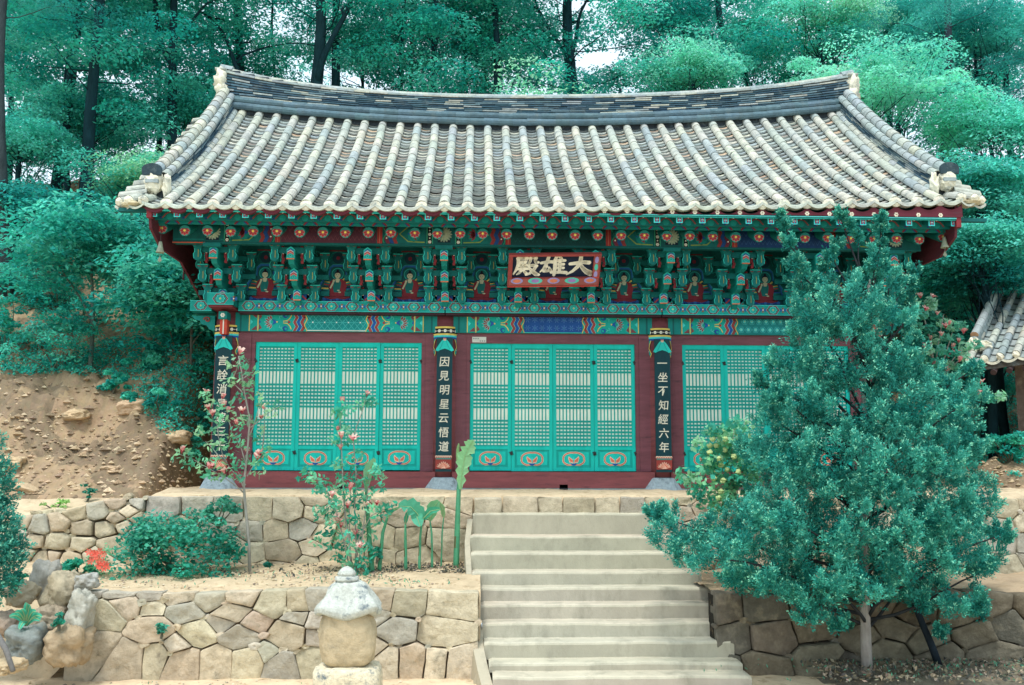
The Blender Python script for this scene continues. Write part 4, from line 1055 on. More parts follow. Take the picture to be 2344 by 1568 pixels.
mb = MB(); s_ = .043; mb.extrude([(-s_, 0, -s_), (s_, 0, -s_), (s_, 0, s_), (-s_, 0, s_)], (0, 1.3, .42), G2)
q = Paint((0,0,0)); q.rect(-s_, s_, -s_, s_, L(120,220,200), 1); q.rect(-s_*.66, s_*.66, -s_*.72, s_*.72, L(30,50,90), 2)
q.rect(-s_*.55, -s_*.25, -s_*.6, s_*.6, L(170,70,80), 3); q.rect(s_*.25, s_*.55, -s_*.6, s_*.6, L(170,70,80), 3); q.rect(-s_*.4, s_*.4, -s_*.10, s_*.14, L(190,220,220), 4); q.rect(-s_*.2, s_*.2, s_*.3, s_*.6, L(90,160,200), 3); q.rect(-s_*.2, s_*.2, -s_*.6, -s_*.3, L(90,160,200), 3)
mb.add(q.v, q.f, q.c); pr = mb.build('flying_rafter', 'paint', None)
for k, x in enumerate(xs36): fr_copy(pr, x+random.uniform(-.006,.006), Z(499.5, -1.72), -1.74, k == 0)
mb = MB(); mb.tube([(0,0,0),(0,1.9,.82)], .076, 16, L(20,110,90)); q = Paint((0,0,0)); q.disc(0,0,.074, L(12,96,86), 1, 20)
q.flower(0, 0, .074, 8, (.03,.30,.24), YEL, 2, edge=(.05,.33,.27), rot=.39); q.flower(0, 0, .068, 8, L(160,44,48), L(220,200,90), 5, edge=(.42,.17,.16))
q.disc(0,0,.016, L(228,204,90), 10, 10)
mb.add(q.v, q.f, q.c); pr = mb.build('round_rafter', 'paint', None)
for k, x in enumerate(xs35):
    fr_copy(pr, x+random.uniform(-.008,.008), Z(537+(-8 if k == 0 else 0)*0+random.uniform(-1,1), -1.35)+(.03 if k in (0, 34) else 0), -1.36, k == 0)
# ---------------------------------------------------------------- writing
def glyph(mb_p, ch, cx, cy, size, col, l=1, bold=.03, sx=1.0, shear=0.):
    """flat painted character (the built-in face), thickened like a brush"""
    cu = bpy.data.curves.new('t', 'FONT'); cu.body = ch; cu.size = size; cu.offset = bold*size; cu.resolution_u = 3
    cu.align_x = 'CENTER'; cu.align_y = 'CENTER'
    o = bpy.data.objects.new('t', cu); C.objects.link(o); bpy.context.view_layer.update()
    dg = bpy.context.evaluated_depsgraph_get(); me = o.evaluated_get(dg).to_mesh()
    vs_ = [v.co.copy() for v in me.vertices]
    if vs_:
        mnx = min(v.x for v in vs_); mxx = max(v.x for v in vs_); mny = min(v.y for v in vs_); mxy = max(v.y for v in vs_)
        ox, oy = (mnx+mxx)/2, (mny+mxy)/2
        jit = lambda v: .012*size*mnoise.noise(Vector((v.x*9/size*.3, v.y*9/size*.3, cx+cy)))
        P_ = [mb_p.P(cx+((v.x-ox)+shear*(v.y-oy))*sx+jit(v), cy+(v.y-oy)+jit(v), l) for v in vs_]
        mb_p.add(P_, [tuple(p.vertices) for p in me.polygons], col)
    o.evaluated_get(dg).to_mesh_clear(); bpy.data.objects.remove(o); bpy.data.curves.remove(cu)
INK = L(222,216,196)
POEM = [('言詮消息遍三千', 'leftmost dark column board with seven white characters, behind the pink magnolia sapling', (521, 524, 512)),
        ('因見明星云悟道', 'dark column board with seven white characters between the left and middle door bays', (1019, 1021, 1016)),
        ('一坐不知經六年', 'dark column board with seven white characters right of the middle doors', (1507, 1503, 1517))]
def board(cx, chars, label, px=None):
    y = -.235; zt = Z(797, y); zb = Z(1080, y)
    t = thing('inscription_board', label, 'inscription board', (cx, y, zb), 'narrow inscription boards hung on the front columns')
    w = .115; mb = MB(); bd = L(14,58,66)
    mb.box(cx-w, cx+w, y, y+.03, zb, zt, bd); mb.build('panel', 'paint', t)
    p = Paint((cx, y, 0)); zl = lambda q: Z(q, y)
    for k, ch in enumerate(chars):
        cz = zl(829+k*32.2); glyph(p, ch, random.uniform(-.006,.006), cz, .155, INK, 1, .008, 1.0, .08)
    o = p.build('lettering', 'paint', t)
    # lotus at the foot
    p = Paint((cx, y, 0)); zc = zl(1060)
    p.rect(-w, w, zl(1074), zl(1048), L(150,60,54), 1); 
    for k in range(-3, 4): p.disc(k*.034, zl(1046), .02, L(226,200,176), 1.2+k*.05, 8); p.disc(k*.034, zl(1047), .013, L(196,96,80), 2, 8)
    for k in range(-3, 4): p.disc(k*.032, zl(1050), .014, L(50,140,120), 3, 8)
    for r_, n, hh in ((.105, 4, .075), (.075, 3, .085)):
        for k in range(-n, n+1):
            a = k/n*1.25; x = math.sin(a)*r_; z = zl(1071)+hh*math.cos(a)*1.15
            m = [(x*.25, zl(1073)),(x*.62-.022, (zl(1073)+z)/2),(x, z),(x*.62+.022, (zl(1073)+z)/2)]
            p.pg(m, L(228,190,168), 4+.3*(k+n)+(3 if r_ < .1 else 0)); gx = sum(v[0] for v in m)/4; gz = sum(v[1] for v in m)/4
            p.pg([(gx+(v[0]-gx)*.7, gz+(v[1]-gz)*.75) for v in m], L(204,110,90), 4.15+.3*(k+n)+(3 if r_ < .1 else 0))
    p.build('lotus_painting', 'paint', t)
    # carved green canopy with a small painted face at the head
    p = Paint((cx, y, 0)); A = zl(775)
    mb = MB(); mb.box(cx-.115, cx+.115, y+.004, y+.03, zt, zl(774), L(12,66,70))
    for a, b in (((-.105,zl(806)),(.105,zl(806))),): pass
    prof_ = [(-.135,zl(803)),(-.115,zl(797)),(-.085,zl(790)),(-.055,zl(783)),(-.03,zl(779)),(.03,zl(779)),(.055,zl(783)),(.085,zl(790)),(.115,zl(797)),(.135,zl(803)),(.10,zl(805.5)),(.06,zl(802)),(.0,zl(799)),(-.06,zl(802)),(-.10,zl(805.5))]
    q = [(cx+a, y-.012, b) for a, b in prof_]
    mb.add(q+[(x, y+.01, z) for x, _, z in q], [tuple(range(15))]+[(i, i+15, (i+1) % 15+15, (i+1) % 15) for i in range(15)], L(52,196,164))
    p = Paint((cx, y-.012, 0))
    for s in (-1, 1): p.line([(s*.02, zl(782)),(s*.045, zl(792)),(s*.075, zl(801))], .004, L(14,90,84), 1)
    p.pg([(-.022,zl(775)),(.022,zl(775)),(.018,zl(781)),(-.018,zl(781))], L(214,170,150), 1); p.rect(-.016, .016, zl(777), zl(775.4), L(170,80,70), 2)
    mb.add(p.v, p.f, p.c); mb.build('carved_canopy', 'paint', t)
    return t
for cx, (c, lab, _) in zip(COLX[:3], POEM): board(cx, c, lab)
# ---------------------------------------------------------------- name board 大雄殿 (right to left), tipped forward
ya = -1.42
tl, tr = at(1166, 581, ya+.0), at(1376, 579, ya); bl = at(1160, 655, ya+.26); br = at(1370, 653, ya+.26)
SG = thing('name_board', 'black name board with three large cream characters in a red frame under the eaves', 'sign', tuple((tl+tr+bl+br)/4))
u = ((tr-tl)+(br-bl))/2; Wd = u.length; u.normalize(); v = ((tl-bl)+(tr-br))/2; Hh = v.length; v.normalize(); n_ = -(u.cross(v)).normalized()
n_ = n_ if n_.y < 0 else -n_; ctr = (tl+tr+bl+br)/4
def SP(a, b, d): return ctr+u*a+v*b+n_*d
mb = MB()
def sbox(m_, a0, a1, b0, b1, d0, d1, col): m_.hexa([SP(a0,b0,d0), SP(a1,b0,d0), SP(a1,b0,d1), SP(a0,b0,d1)][::-1], [SP(a0,b1,d0), SP(a1,b1,d0), SP(a1,b1,d1), SP(a0,b1,d1)][::-1], col)
iw, ih = Wd/2-.085, Hh/2-.02
top_ = Hh/2-.03; bot_ = -Hh/2+.13; li = -Wd/2+.055; ri = Wd/2-.10
sbox(mb, li, ri, bot_, top_, -.03, -.005, (.003,.010,.032)); mb.build('panel', 'paint', SG)
OR = L(138,60,56)
for a0, a1, b0, b1 in ((-Wd/2, Wd/2, top_, Hh/2), (-Wd/2, Wd/2, -Hh/2, bot_), (-Wd/2, li, bot_, top_), (ri, Wd/2, bot_, top_)):
    mb = MB(); sbox(mb, a0, a1, b0, b1, -.03, .045, OR)
    q = Paint(tuple(SP(0,0,.045)), u, v, n_); w_, h_ = a1-a0, b1-b0
    if h_ > .06 and w_ > .06:
        if w_ > h_:
            q.rect(a0+.02, a1-.02, b0+.03, b1-.006, L(150,82,76), 1)
            for k in range(5):
                x = a0+w_*(k+.5)/5; q.disc(x, b1-.035, .10 if k % 2 else .085, L(150,140,190) if k % 2 == 0 else L(120,190,150), 2, 14, .045); q.disc(x, b1-.035, .055, L(206,120,90) if k % 2 == 0 else L(150,120,180), 3, 10, .028)
        else:
            q.rect(a0+.006, a1-.02, b0+.02, b1-.01, L(150,82,76), 1)
            for k in range(3): q.disc(a0+.04, b0+h_*(k+.5)/3, .025, L(150,140,190) if k % 2 == 0 else L(110,180,140), 2, 10, .05)
        q.line([(a0+.01,b0+.012),(a1-.01,b0+.012)], .012, L(190,70,60), 4)
    mb.add(q.v, q.f, q.c); mb.build('frame_rail', 'paint', SG)
STK = {
'殿': [[(14,90,9),(34,93,11),(52,91,12)],[(50,92,10),(49,80,9),(47,72,8)],[(19,72,8),(34,74,8),(49,73,8)],[(17,92,11),(18,62,10),(12,34,9),(1,10,5)],[(20,54,9),(36,57,9),(54,56,9)],[(14,35,8),(34,38,9),(58,37,9)],[(30,70,9),(30,52,9),(29,36,9)],[(44,70,9),(45,52,9),(44,36,9)],[(30,27,10),(24,16,8),(14,8,4)],[(40,28,7),(48,18,10),(54,10,11)],
      [(66,92,9),(65,76,9),(60,62,7),(53,56,4)],[(66,93,10),(78,95,10),(88,92,11)],[(86,92,10),(85,78,9),(88,70,10),(98,70,8)],[(60,52,9),(76,55,10),(92,52,10)],[(90,52,10),(80,30,11),(66,14,9),(50,4,4)],[(62,42,8),(76,24,11),(90,10,14),(102,6,9)]],
'雄': [[(2,66,9),(24,71,10),(46,72,10)],[(30,96,11),(24,66,11),(14,38,9),(0,20,4)],[(24,50,10),(17,34,9),(14,24,8)],[(14,24,9),(26,25,9),(40,28,8)],[(34,42,8),(40,30,10),(45,18,10)],[(62,98,11),(56,82,9),(46,66,5)],[(57,80,12),(58,44,12),(56,4,10)],[(74,98,9),(80,88,11),(82,84,9)],[(57,76,10),(76,79,10),(96,78,9)],[(57,58,9),(76,60,9),(92,59,9)],[(57,39,9),(76,41,9),(92,40,9)],[(54,16,10),(78,19,10),(104,16,11)],[(76,78,10),(77,48,10),(76,18,10)]],
'大': [[(12,60,10),(40,64,12),(66,68,12),(88,66,13)],[(54,98,12),(53,72,13),(42,44,12),(24,22,9),(2,6,5)],[(52,60,11),(64,38,13),(80,20,17),(98,10,19),(112,8,6)]]}
cw = (ri-li)/3.0; hh = (top_-bot_)*.90
for k, ch in enumerate('殿雄大'):
    q = Paint(tuple(SP(0,0,-.005)), u, v, n_)
    x0 = li+cw*k+cw*.05; y0 = bot_+(top_-bot_)*.06; sx = cw*.93/100; sy = hh/100
    if ch == '大': x0 -= cw*.02
    for s in STK[ch]:
        pts = [(x0+a*sx, y0+b*sy) for a, b, _ in s]; ws = [c*sx*1.28 for _, _, c in s]
        P2, W2 = [pts[0]], [ws[0]]
        for i in range(len(pts)-1):
            for f in (.33, .66, 1): P2.append((pts[i][0]+(pts[i+1][0]-pts[i][0])*f, pts[i][1]+(pts[i+1][1]-pts[i][1])*f)); W2.append(ws[i]+(ws[i+1]-ws[i])*f)
        lay = 1+STK[ch].index(s)*.15
        q.line(P2, W2, INK, lay)
        for (a, b), w in ((P2[0], W2[0]), (P2[-1], W2[-1])): q.disc(a, b, w*.52, INK, lay+.07, 8)
        for (a, b), w in zip(P2[1:-1], W2[1:-1]): q.disc(a, b, w*.5, INK, lay+.05, 8)
    q.build('character', 'paint', SG)
# paper notice on the lintel
mb = MB(); a = at(1081, 771, -.058); b = at(1113, 784, -.058); mb.box(a.x, b.x, -.0585, -.0545, b.z, a.z, L(206,208,200))
nb = mb.build('paper_notice', 'paper', None); tag(nb, 'small white paper notice pasted on the red lintel over the middle doors', 'notice')
p = Paint((0, -.0585, 0)); 
for i in range(6): x = a.x+.015+i*.032; z = a.z-.026 if i < 3 else b.z+.022; p.rect(x, x+.02, z-.005, z+.005, L(120,130,136), 1); p.rect(x+.004, x+.010, z-.012, z+.010, L(130,138,142), 1)
p.build('notice_marks', 'paper', nb)
# wind bells under both eave corners
def bell(px, py, Y, label):
    c = at(px, py, Y); t = thing('wind_bell', label, 'wind bell', (c.x, c.y, c.z), 'wind bells hanging at the eave corners')
    mb = MB(); mb.lathe([(.015,.085),(.022,.07),(.032,.01),(.05,-.05),(.056,-.065),(.052,-.068),(.03,0)], c, 16, L(150,160,140)); mb.build('bell_body', 'metal', t, smooth=True)
    mb = MB(); mb.tube([c+Vector((0,0,.08)), c+Vector((0,0,.30))], .004, 5, L(60,60,60)); mb.build('chain', 'metal', t)
    mb = MB(); mb.tube([c+Vector((0,0,-.05)), c+Vector((0,0,-.12))], .004, 5, L(90,90,80)); mb.extrude([c+Vector(v_) for v_ in ((0,0,-.11),(.03,0,-.17),(0,0,-.20),(-.03,0,-.17))], (0,.004,0), L(130,140,120)); mb.build('fish_clapper', 'metal', t)
bell(367, 567, -1.45, 'small bronze wind bell hanging from the left eave corner')
bell(2162, 556, -1.45, 'small bronze wind bell hanging from the right eave corner')
# ---------------------------------------------------------------- stone monument before the lower wall
YS = -4.15; mt = 1; c0 = at(797, 1480, YS); sc = (YS-EY)/F
def mz(py): return at(797, py, YS).z
SM = thing('stone_stupa', 'squat weathered granite stupa with a mushroom-like cap stone, standing before the lower wall', 'stone stupa', (c0.x, YS, mz(1568)))
def rock_lathe(name, prof, ctr, sq, col, amp=.03, n=40, sy=1.0, dent=None, mat='granite', parent=None, freq=3.2, sub=3, tint=None):
    mb = MB(); V = []; P_ = []
    for (r0, z0), (r1, z1) in zip(prof, prof[1:]):
        for k in range(sub): P_.append((r0+(r1-r0)*k/sub, z0+(z1-z0)*k/sub))
    P_.append(prof[-1])
    for r, z in P_:
        for k in range(n):
            th = 2*math.pi*(k+.5)/n; cs, sn = math.cos(th), math.sin(th); q = 1/max(abs(cs), abs(sn)); q = 1+(q-1)*sq
            d = Vector((cs*q, sn*q, z*2)); nn = mnoise.fractal(Vector((d.x*freq*.5+ctr.x, d.y*freq*.5, z*freq)), .9, 2, 4)
            rr = max(.001, r*q+amp*nn*min(1, r/.05)); zz = z+(dent(th, r) if dent else 0)+amp*.4*nn*(1 if r > .05 else 0)
            V.append((ctr.x+cs*rr, ctr.y+sn*rr*sy, ctr.z+zz))
    m = len(P_); mb.add(V, [(i*n+k, i*n+(k+1) % n, (i+1)*n+(k+1) % n, (i+1)*n+k) for i in range(m-1) for k in range(n)]+[tuple(reversed(range(n))), tuple(range((m-1)*n, m*n))], col)
    return mb.build(name, mat, parent, smooth=True)
GR = L(186,190,182)
zb = mz(1600); bt = mz(1521)
rock_lathe('base_slab', [(.28,0),(.33,.03),(.325,bt-zb-.06),(.30,bt-zb-.015),(.24,bt-zb),(.01,bt-zb+.005)], Vector((c0.x, YS, zb)), .85, L(214,204,178), .030, parent=SM, sy=.8)
b0, b1 = mz(1522), mz(1400)
rock_lathe('body_stone', [(.01,0),(.20,.005),(.255,.05),(.275,.14),(.283,.3),(.275,(b1-b0)-.1),(.25,(b1-b0))], Vector((c0.x+.0, YS, b0)), .35, L(192,176,146), .03, parent=SM, mat='stone', sy=.85)
r0, r1 = mz(1404), mz(1338)
rock_lathe('roof_stone', [(.20,.02),(.29,.0),(.325,.02),(.335,.07),(.31,.11),(.24,.17),(.16,.26),(.11,r1-r0)], Vector((c0.x-.01, YS, r0)), .55, GR, .035, parent=SM, dent=lambda th, r: .06*abs(math.cos(2*th))*(r > .2)*-1+.03, sy=.9)
f0, f1 = mz(1342), mz(1296)
rock_lathe('finial', [(.12,-.02),(.135,.01),(.125,.035),(.10,.045),(.125,.065),(.115,.095),(.085,.105),(.095,.125),(.085,.15),(.05,.185),(.012,f1-f0)], Vector((c0.x-.03, YS, f0)), .0, GR, .013, n=28, parent=SM, freq=6)
# ---------------------------------------------------------------- boulders at the left end of the lower wall
def boulder(name, label, px, py, w, h, Y, col, seed, pts=None, th=.3, rot=0., mat='stone', par=None):
    c = at(px, py, Y); s = (Y-EY)/F; rx, rz_ = w/2*s, h/2*s
    mb = MB(); n, m = 44, 30; V = []; cr, sr = math.cos(rot), math.sin(rot)
    for i in range(m+1):
        ph = math.pi*i/m
        for k in range(n):
            t_ = 2*math.pi*k/n; d = Vector((math.sin(ph)*math.cos(t_), math.sin(ph)*math.sin(t_), math.cos(ph)))
            e = 3.6; q = (abs(d.x)**e+abs(d.y)**e+abs(d.z)**e)**(-1/e)       # blocky
            f = q*(1-.20*abs(mnoise.noise(d*2.6+Vector((seed*3, 0, seed))))-.05*abs(mnoise.noise(d*7+Vector((seed*3, 0, seed))))+.30*mnoise.noise(d*1.3+Vector((seed, seed*2, 0)))+.10*mnoise.noise(d*3.5+Vector((seed, 0, seed)))+.08*mnoise.noise(d*8+Vector((seed, 0, seed)))+.05*mnoise.noise(d*17+Vector((seed, 0, seed))))
            x, y, z = d.x*rx*f, d.y*th*f, d.z*rz_*f
            V.append((c.x+x*cr-z*sr, Y+th*.6+y, c.z+x*sr+z*cr))
    mb.add(V, [(i*n+k, (i+1)*n+k, (i+1)*n+(k+1) % n, i*n+(k+1) % n) for i in range(m) for k in range(n)], col)
    o = mb.build(name, mat, None, smooth=True); tag(o, label, 'boulder'); return o
BO = [
 ('square reddish boulder at the left foot of the lower wall', 148, 1480, 80, 84, -3.75, L(178,158,130), 1.1, .26, 0),
 ('grey angular boulder beside the wooden stake at bottom left', 50, 1478, 78, 78, -3.85, L(134,140,136), 2.3, .26, .05),
 ('tall white-veined boulder standing on end beside the wall end', 178, 1402, 50, 92, -3.55, L(180,178,166), 3.9, .2, -.12),
 ('large leaning brown boulder above the white-veined one', 133, 1356, 72, 84, -3.2, L(180,168,144), 5.2, .24, -.35),
 ('upright pale grey slab leaning behind the big boulders', 92, 1330, 56, 90, -2.85, L(168,166,158), 6.6, .12, -.35),
 ('brown rounded boulder behind the broad-leaved plant', 105, 1418, 60, 54, -3.45, L(166,152,132), 7.7, .2, 0),
 ('pale sunlit boulder topped with small plants near the left edge', 38, 1362, 62, 50, -3.1, L(190,178,154), 8.4, .2, .2),
 ('round brown boulder cut by the left edge of the view', 6, 1432, 50, 56, -3.5, L(180,160,142), 9.1, .2, 0),
 ('low buff rock lying on the ground at the bottom left corner', 8, 1530, 60, 30, -4.2, L(206,184,150), 10.3, .2, 0),
 ('small blue-grey stone capping the left end of the lower wall', 192, 1335, 44, 36, -3.25, L(176,176,170), 11.9, .15, .2),
]
for lab, px, py, w, h, Y, c, sd_, th, rot in BO: boulder('boulder', lab, px, py, w, h, Y, c, sd_, th=th, rot=rot)
mb = MB(); a = at(-14, 1440, -4.1); b = at(30, 1536, -4.3); mb.tube([a, (a+b)/2+Vector((.02,0,.01)), b], [.030,.028,.024], 10, L(120,118,116)); st = mb.build('wooden_stake', 'bark', None, smooth=True); tag(st, 'grey weathered wooden stake leaning on the boulders at bottom left', 'stake')
# pale rock faces breaking out of the earth bank
def on_hill(px, py):
    """first point of the hillside seen along the line through (px,py)"""
    d = CR*((px-1172)/F)+CU*((784-py)/F)+CF; t = 12.0
    while t < 60:
        p = Vector((EX, EY, 0))+d*t
        if p.y > -.2 and p.z <= hill(p.x, p.y): return p
        t += .05
    return Vector((EX, EY, 0))+d*30
for i, (px, py, w, h, lab) in enumerate([(300,930,70,34,'pale angular rock face breaking through the earth bank'),(170,950,52,26,'tawny rock ledge low in the earth bank'),(250,1075,44,16,'flat stone with a dark shadow under it on the bank'),(20,1060,60,30,'buff rock outcrop near the left edge of the bank'),(60,1120,60,20,'low rock slab at the foot of the bank'),(400,1000,60,30,'brown rock rib in the shaded part of the bank'),(590,740,1,1,'')][:6]):
    p = on_hill(px, py); boulder('bank_rock', lab, px, py, w, h, p.y-.12, vary(L(206,180,148), .06), 20+i*1.7, th=.22, rot=random.uniform(-.3,.3)); 
# scattered stones on the bank and courtyard: nobody could count them
mb = MB()
def pebble(p, s, col):
    V = [(p.x+s*random.uniform(.6,1.2)*a, p.y+s*b, p.z+s*random.uniform(.4,.8)*c) for a, b, c in ((1,0,0),(0,1,0),(-1,0,0),(0,-1,0),(.2,.1,1),(0,0,-.6))]
    mb.add(V, [(0,1,4),(1,2,4),(2,3,4),(3,0,4),(1,0,5),(2,1,5),(3,2,5),(0,3,5)], col)
for i in range(2600):
    px, py = random.uniform(-10, 500), random.uniform(760, 1150)
    if random.random() < .5: py = random.uniform(940, 1150)
    p = on_hill(px, py)
    if p.y < 7: pebble(p, random.choice([.02,.03,.03,.05,.08 if random.random() < .4 else .03])*random.uniform(.6,1.2), vary(random.choice([L(196,172,142), L(176,152,124), L(150,130,110), L(210,190,160)]), .15))
for i in range(900):
    x = random.uniform(-8.5, 5.5); y = random.uniform(-4.6, -3.3)
    if -1.6 < x < 2.6 and y > -6: continue
    p = Vector((x, y, ZG+nz(x, y, 1.2, .03)+.005+(.16*max(0,min(1,(x-3.1)/2.0))*max(0,min(1,(y+5.2)/1.5)) if x > 3 else 0))); pebble(p, random.uniform(.008,.028), vary(random.choice([L(206,184,150), L(150,140,126), L(220,206,180)]), .15))
for i in range(800):
    x = random.uniform(-7, -1.5); y = random.uniform(-2.95, -1.1); pebble(Vector((x, y, ZT+.05*(y+3.1)+.01)), random.uniform(.008,.026), vary(random.choice([L(190,168,138), L(150,136,120), L(210,196,170)]), .15))
for i in range(500):
    px, py = random.uniform(2200, 2344), random.uniform(1000, 1180); p = on_hill(px, py); pebble(p, random.uniform(.02,.06), vary(L(190,170,140), .2))
mb.build('loose_gravel', 'stone', None, kind='stuff')
# ---------------------------------------------------------------- right edge: old stone steps and neighbouring roof
RS = thing('stone_steps', 'rough stone steps going up the slope at the right edge', 'stairs', tuple(at(2320, 1250, -.6)))
for i, (py0, py1, Y) in enumerate([(1190, 1236, .0), (1240, 1262, -.3), (1268, 1300, -.65)]):
    a = at(2268, py0, Y); b = at(2520, py1, Y)
    m2 = MB(); V = []; stone_mesh(m2, [(a.x, b.z), (b.x, b.z), (b.x, a.z), (a.x, a.z)], Y, .5, .01, L(196,176,146), .03); m2.build('step', 'stone', RS, smooth=True)
for i, (px, py, w, h, lab) in enumerate([(2245,1145,46,40,'square stone capping the pillar of stones right of the juniper'),(2240,1178,62,26,'flat stone under the pillar cap right of the juniper'),(2245,1215,60,50,'dark upright block below the pillar of stones')]):
    boulder('boulder', lab, px, py, w, h, -.9, L(160,156,138), 40+i, th=.2)
# ---------------------------------------------------------------- neighbouring building (only its roof corner shows)
NBc = at(2212, 832, 1.6)
NB = thing('side_building', 'corner of a smaller tiled building entering at the right edge', 'building', (NBc.x+2.2, NBc.y, -.6))
ev = Vector((.93, -.36, .10)).normalized()         # along the eave, towards the camera and right
up_ = Vector((.55, .62, .50)).normalized()
base = NBc+Vector((.05,0,.0))
mb = MB()
for k in range(22):
    o = base+ev*(.24*k)+Vector((0,0,.004*k))
    for j in range(11):
        a = o+up_*(.27*(j+1)); b = o+up_*(.27*j)
        halfcyl(mb, a+Vector((0,0,.05)), b+Vector((0,0,.056)), .060, .066, vary(random.choice(TC[:4]), .1), 8, span=1.1)
        c1 = o+ev*.12
        V = []
        for q in range(5):
            s_ = -1+q/2; V += [c1+ev*(.11*s_)+up_*(.27*(j+1))-Vector((0,0,.04*(1-s_*s_))), c1+ev*(.11*s_)+up_*(.27*j)-Vector((0,0,.04*(1-s_*s_)-.02))]
        mb.add(V, [(q*2, q*2+2, q*2+3, q*2+1) for q in range(4)], vary(TC[2], .15))
    lump(mb, o+Vector((0,0,.05)), (.066,.05,.064), PLA, 10, 7, .2, 3, k*.7)
    V = []
    for q in range(7):
        s_ = -1+q/3; cc = o+ev*(.12+.12*s_)+Vector((0,-.02,.02-.05*(1-s_*s_))); V += [cc, cc+Vector((0,-.01,-.045))]
    mb.add(V, [(q*2, q*2+2, q*2+3, q*2+1) for q in range(6)], L(200,196,176))
    mb.hexa([o+Vector((0,0,-.14)), o+ev*.24+Vector((0,0,-.14)), o+ev*.24+up_*3.0+Vector((0,0,-.14)), o+up_*3.0+Vector((0,0,-.14))], [o+Vector((0,0,-.06)), o+ev*.24+Vector((0,0,-.06)), o+ev*.24+up_*3.0+Vector((0,0,-.06)), o+up_*3.0+Vector((0,0,-.06))], L(70,66,60))
mb.build('roof_tiles', 'tile', NB)
mb = MB()
for l, (dz, off) in enumerate(((.10, 0), (.20, .04), (.30, .08))):
    for j in range(10):
        a = base+up_*(.42+.30*j)+Vector((-.02+off*.5, 0, dz)); b = base+up_*(.42+.30*(j+1))+Vector((-.02+off*.5, 0, dz))
        halfcyl(mb, b, a, .062, .068, vary(TC[3] if l < 2 else TC[2], .1), 8, span=1.2, capb=L(190,150,120) if l == 2 and j == 0 else None)
lump(mb, base+up_*.38+Vector((.02,0,.16)), (.14,.1,.11), PLA, 14, 9, .3, 3, 2.2); lump(mb, base+up_*.30+Vector((.2,-.05,.16)), (.12,.1,.09), PLA, 14, 9, .3, 3, 5.2)
mb.build('edge_ridge', 'tile', NB)
mb = MB()
for k in range(20):
    o = base+ev*(.24*k+.12)+Vector((0,0,-.20)); mb.tube([o, o+up_*2.5], .05, 8, L(70,56,56))
mb.build('rafters', 'wood', NB)
w0 = base+ev*.5+up_*1.0+Vector((0,0,-.55)); mb = MB(); w1 = w0+ev*4.6
mb.hexa([(w0.x,w0.y,-1.0),(w1.x,w1.y,-1.0),(w1.x+1.5,w1.y+1.8,-1.0),(w0.x+1.5,w0.y+1.8,-1.0)], [w0, w1, w1+Vector((1.5,1.8,0)), w0+Vector((1.5,1.8,0))], L(104,92,84)); mb.build('wall', 'stone', NB)
# ---------------------------------------------------------------- foliage builders
rng = np.random.default_rng(11)
def leaves(P, size, nrm, jitter=.6, asp=.55, col=None, cv=.18, droop=.0, elong=1.0):
    """diamond leaves at P (n,3), facing roughly nrm (n,3) or one vector"""
    n = len(P); N = np.broadcast_to(np.asarray(nrm, float), (n, 3))+rng.normal(0, jitter, (n, 3)); N /= np.linalg.norm(N, axis=1)[:, None]+1e-9
    A = rng.normal(0, 1, (n, 3)); A[:, 2] -= droop; A -= (A*N).sum(1)[:, None]*N; A /= np.linalg.norm(A, axis=1)[:, None]+1e-9; B = np.cross(N, A)
    s = (size*rng.uniform(.65, 1.25, n))[:, None]
    V = np.stack([P-A*s*.5*elong, P+B*s*asp*.5-A*s*.05, P+A*s*.5*elong, P-B*s*asp*.5-A*s*.05], 1)
    col = np.asarray(col, float); 
    if col.ndim == 1: col = np.broadcast_to(col, (n, 3))
    c = col*(1+rng.normal(0, cv, n))[:, None]*(1+rng.normal(0, .05, (n, 3)))
    return V, np.clip(c, .002, 1)
LG = [(.12,.68,.53), (.045,.54,.42), (.018,.38,.32), (.010,.24,.22), (.36,.80,.52)]
def cloud(centers, rad, per, size, cols, flat=.45, jitter=.55, asp=.55, droop=.3, elong=1.1, up=(0,0,1)):
    Vs, Cs = [], []
    for i, c in enumerate(centers):
        r = rad[i] if hasattr(rad, '__len__') else rad
        q = rng.normal(0, 1, (per, 3)); q /= np.linalg.norm(q, axis=1)[:, None]; q *= rng.uniform(.35, 1.0, per)[:, None]**.6*r; q[:, 2] *= flat
        q[:, 2] -= .25*(q[:, 0]**2+q[:, 1]**2)/max(r, .01)
        kv = rng.uniform(.80, 1.15)
        V, cc = leaves(np.array(c)+q, size, np.array(up)+q/r*.5, jitter, asp, cols[i % len(cols)] if isinstance(cols, list) else cols, .14, droop, elong); Vs.append(V); Cs.append(cc*kv)
    return np.concatenate(Vs), np.concatenate(Cs)
def limb(mb, a, b, r0, r1, col, wob=.15, n=6, seed=None, side=7):
    a, b = Vector(a), Vector(b); pts = []
    L_ = (b-a).length
    w = Vector((random.uniform(-1,1), random.uniform(-1,1), random.uniform(-.5,.5)))*wob*L_*.5; w2 = Vector((random.uniform(-1,1), random.uniform(-1,1), random.uniform(-.5,.5)))*wob*L_*.3
    for i in range(n+1):
        t = i/n; pts.append(a.lerp(b, t)+w*math.sin(math.pi*t)+w2*math.sin(2*math.pi*t))
    mb.tube(pts, [r0+(r1-r0)*i/n for i in range(n+1)], side, col); return pts
BK = (.012,.040,.050)
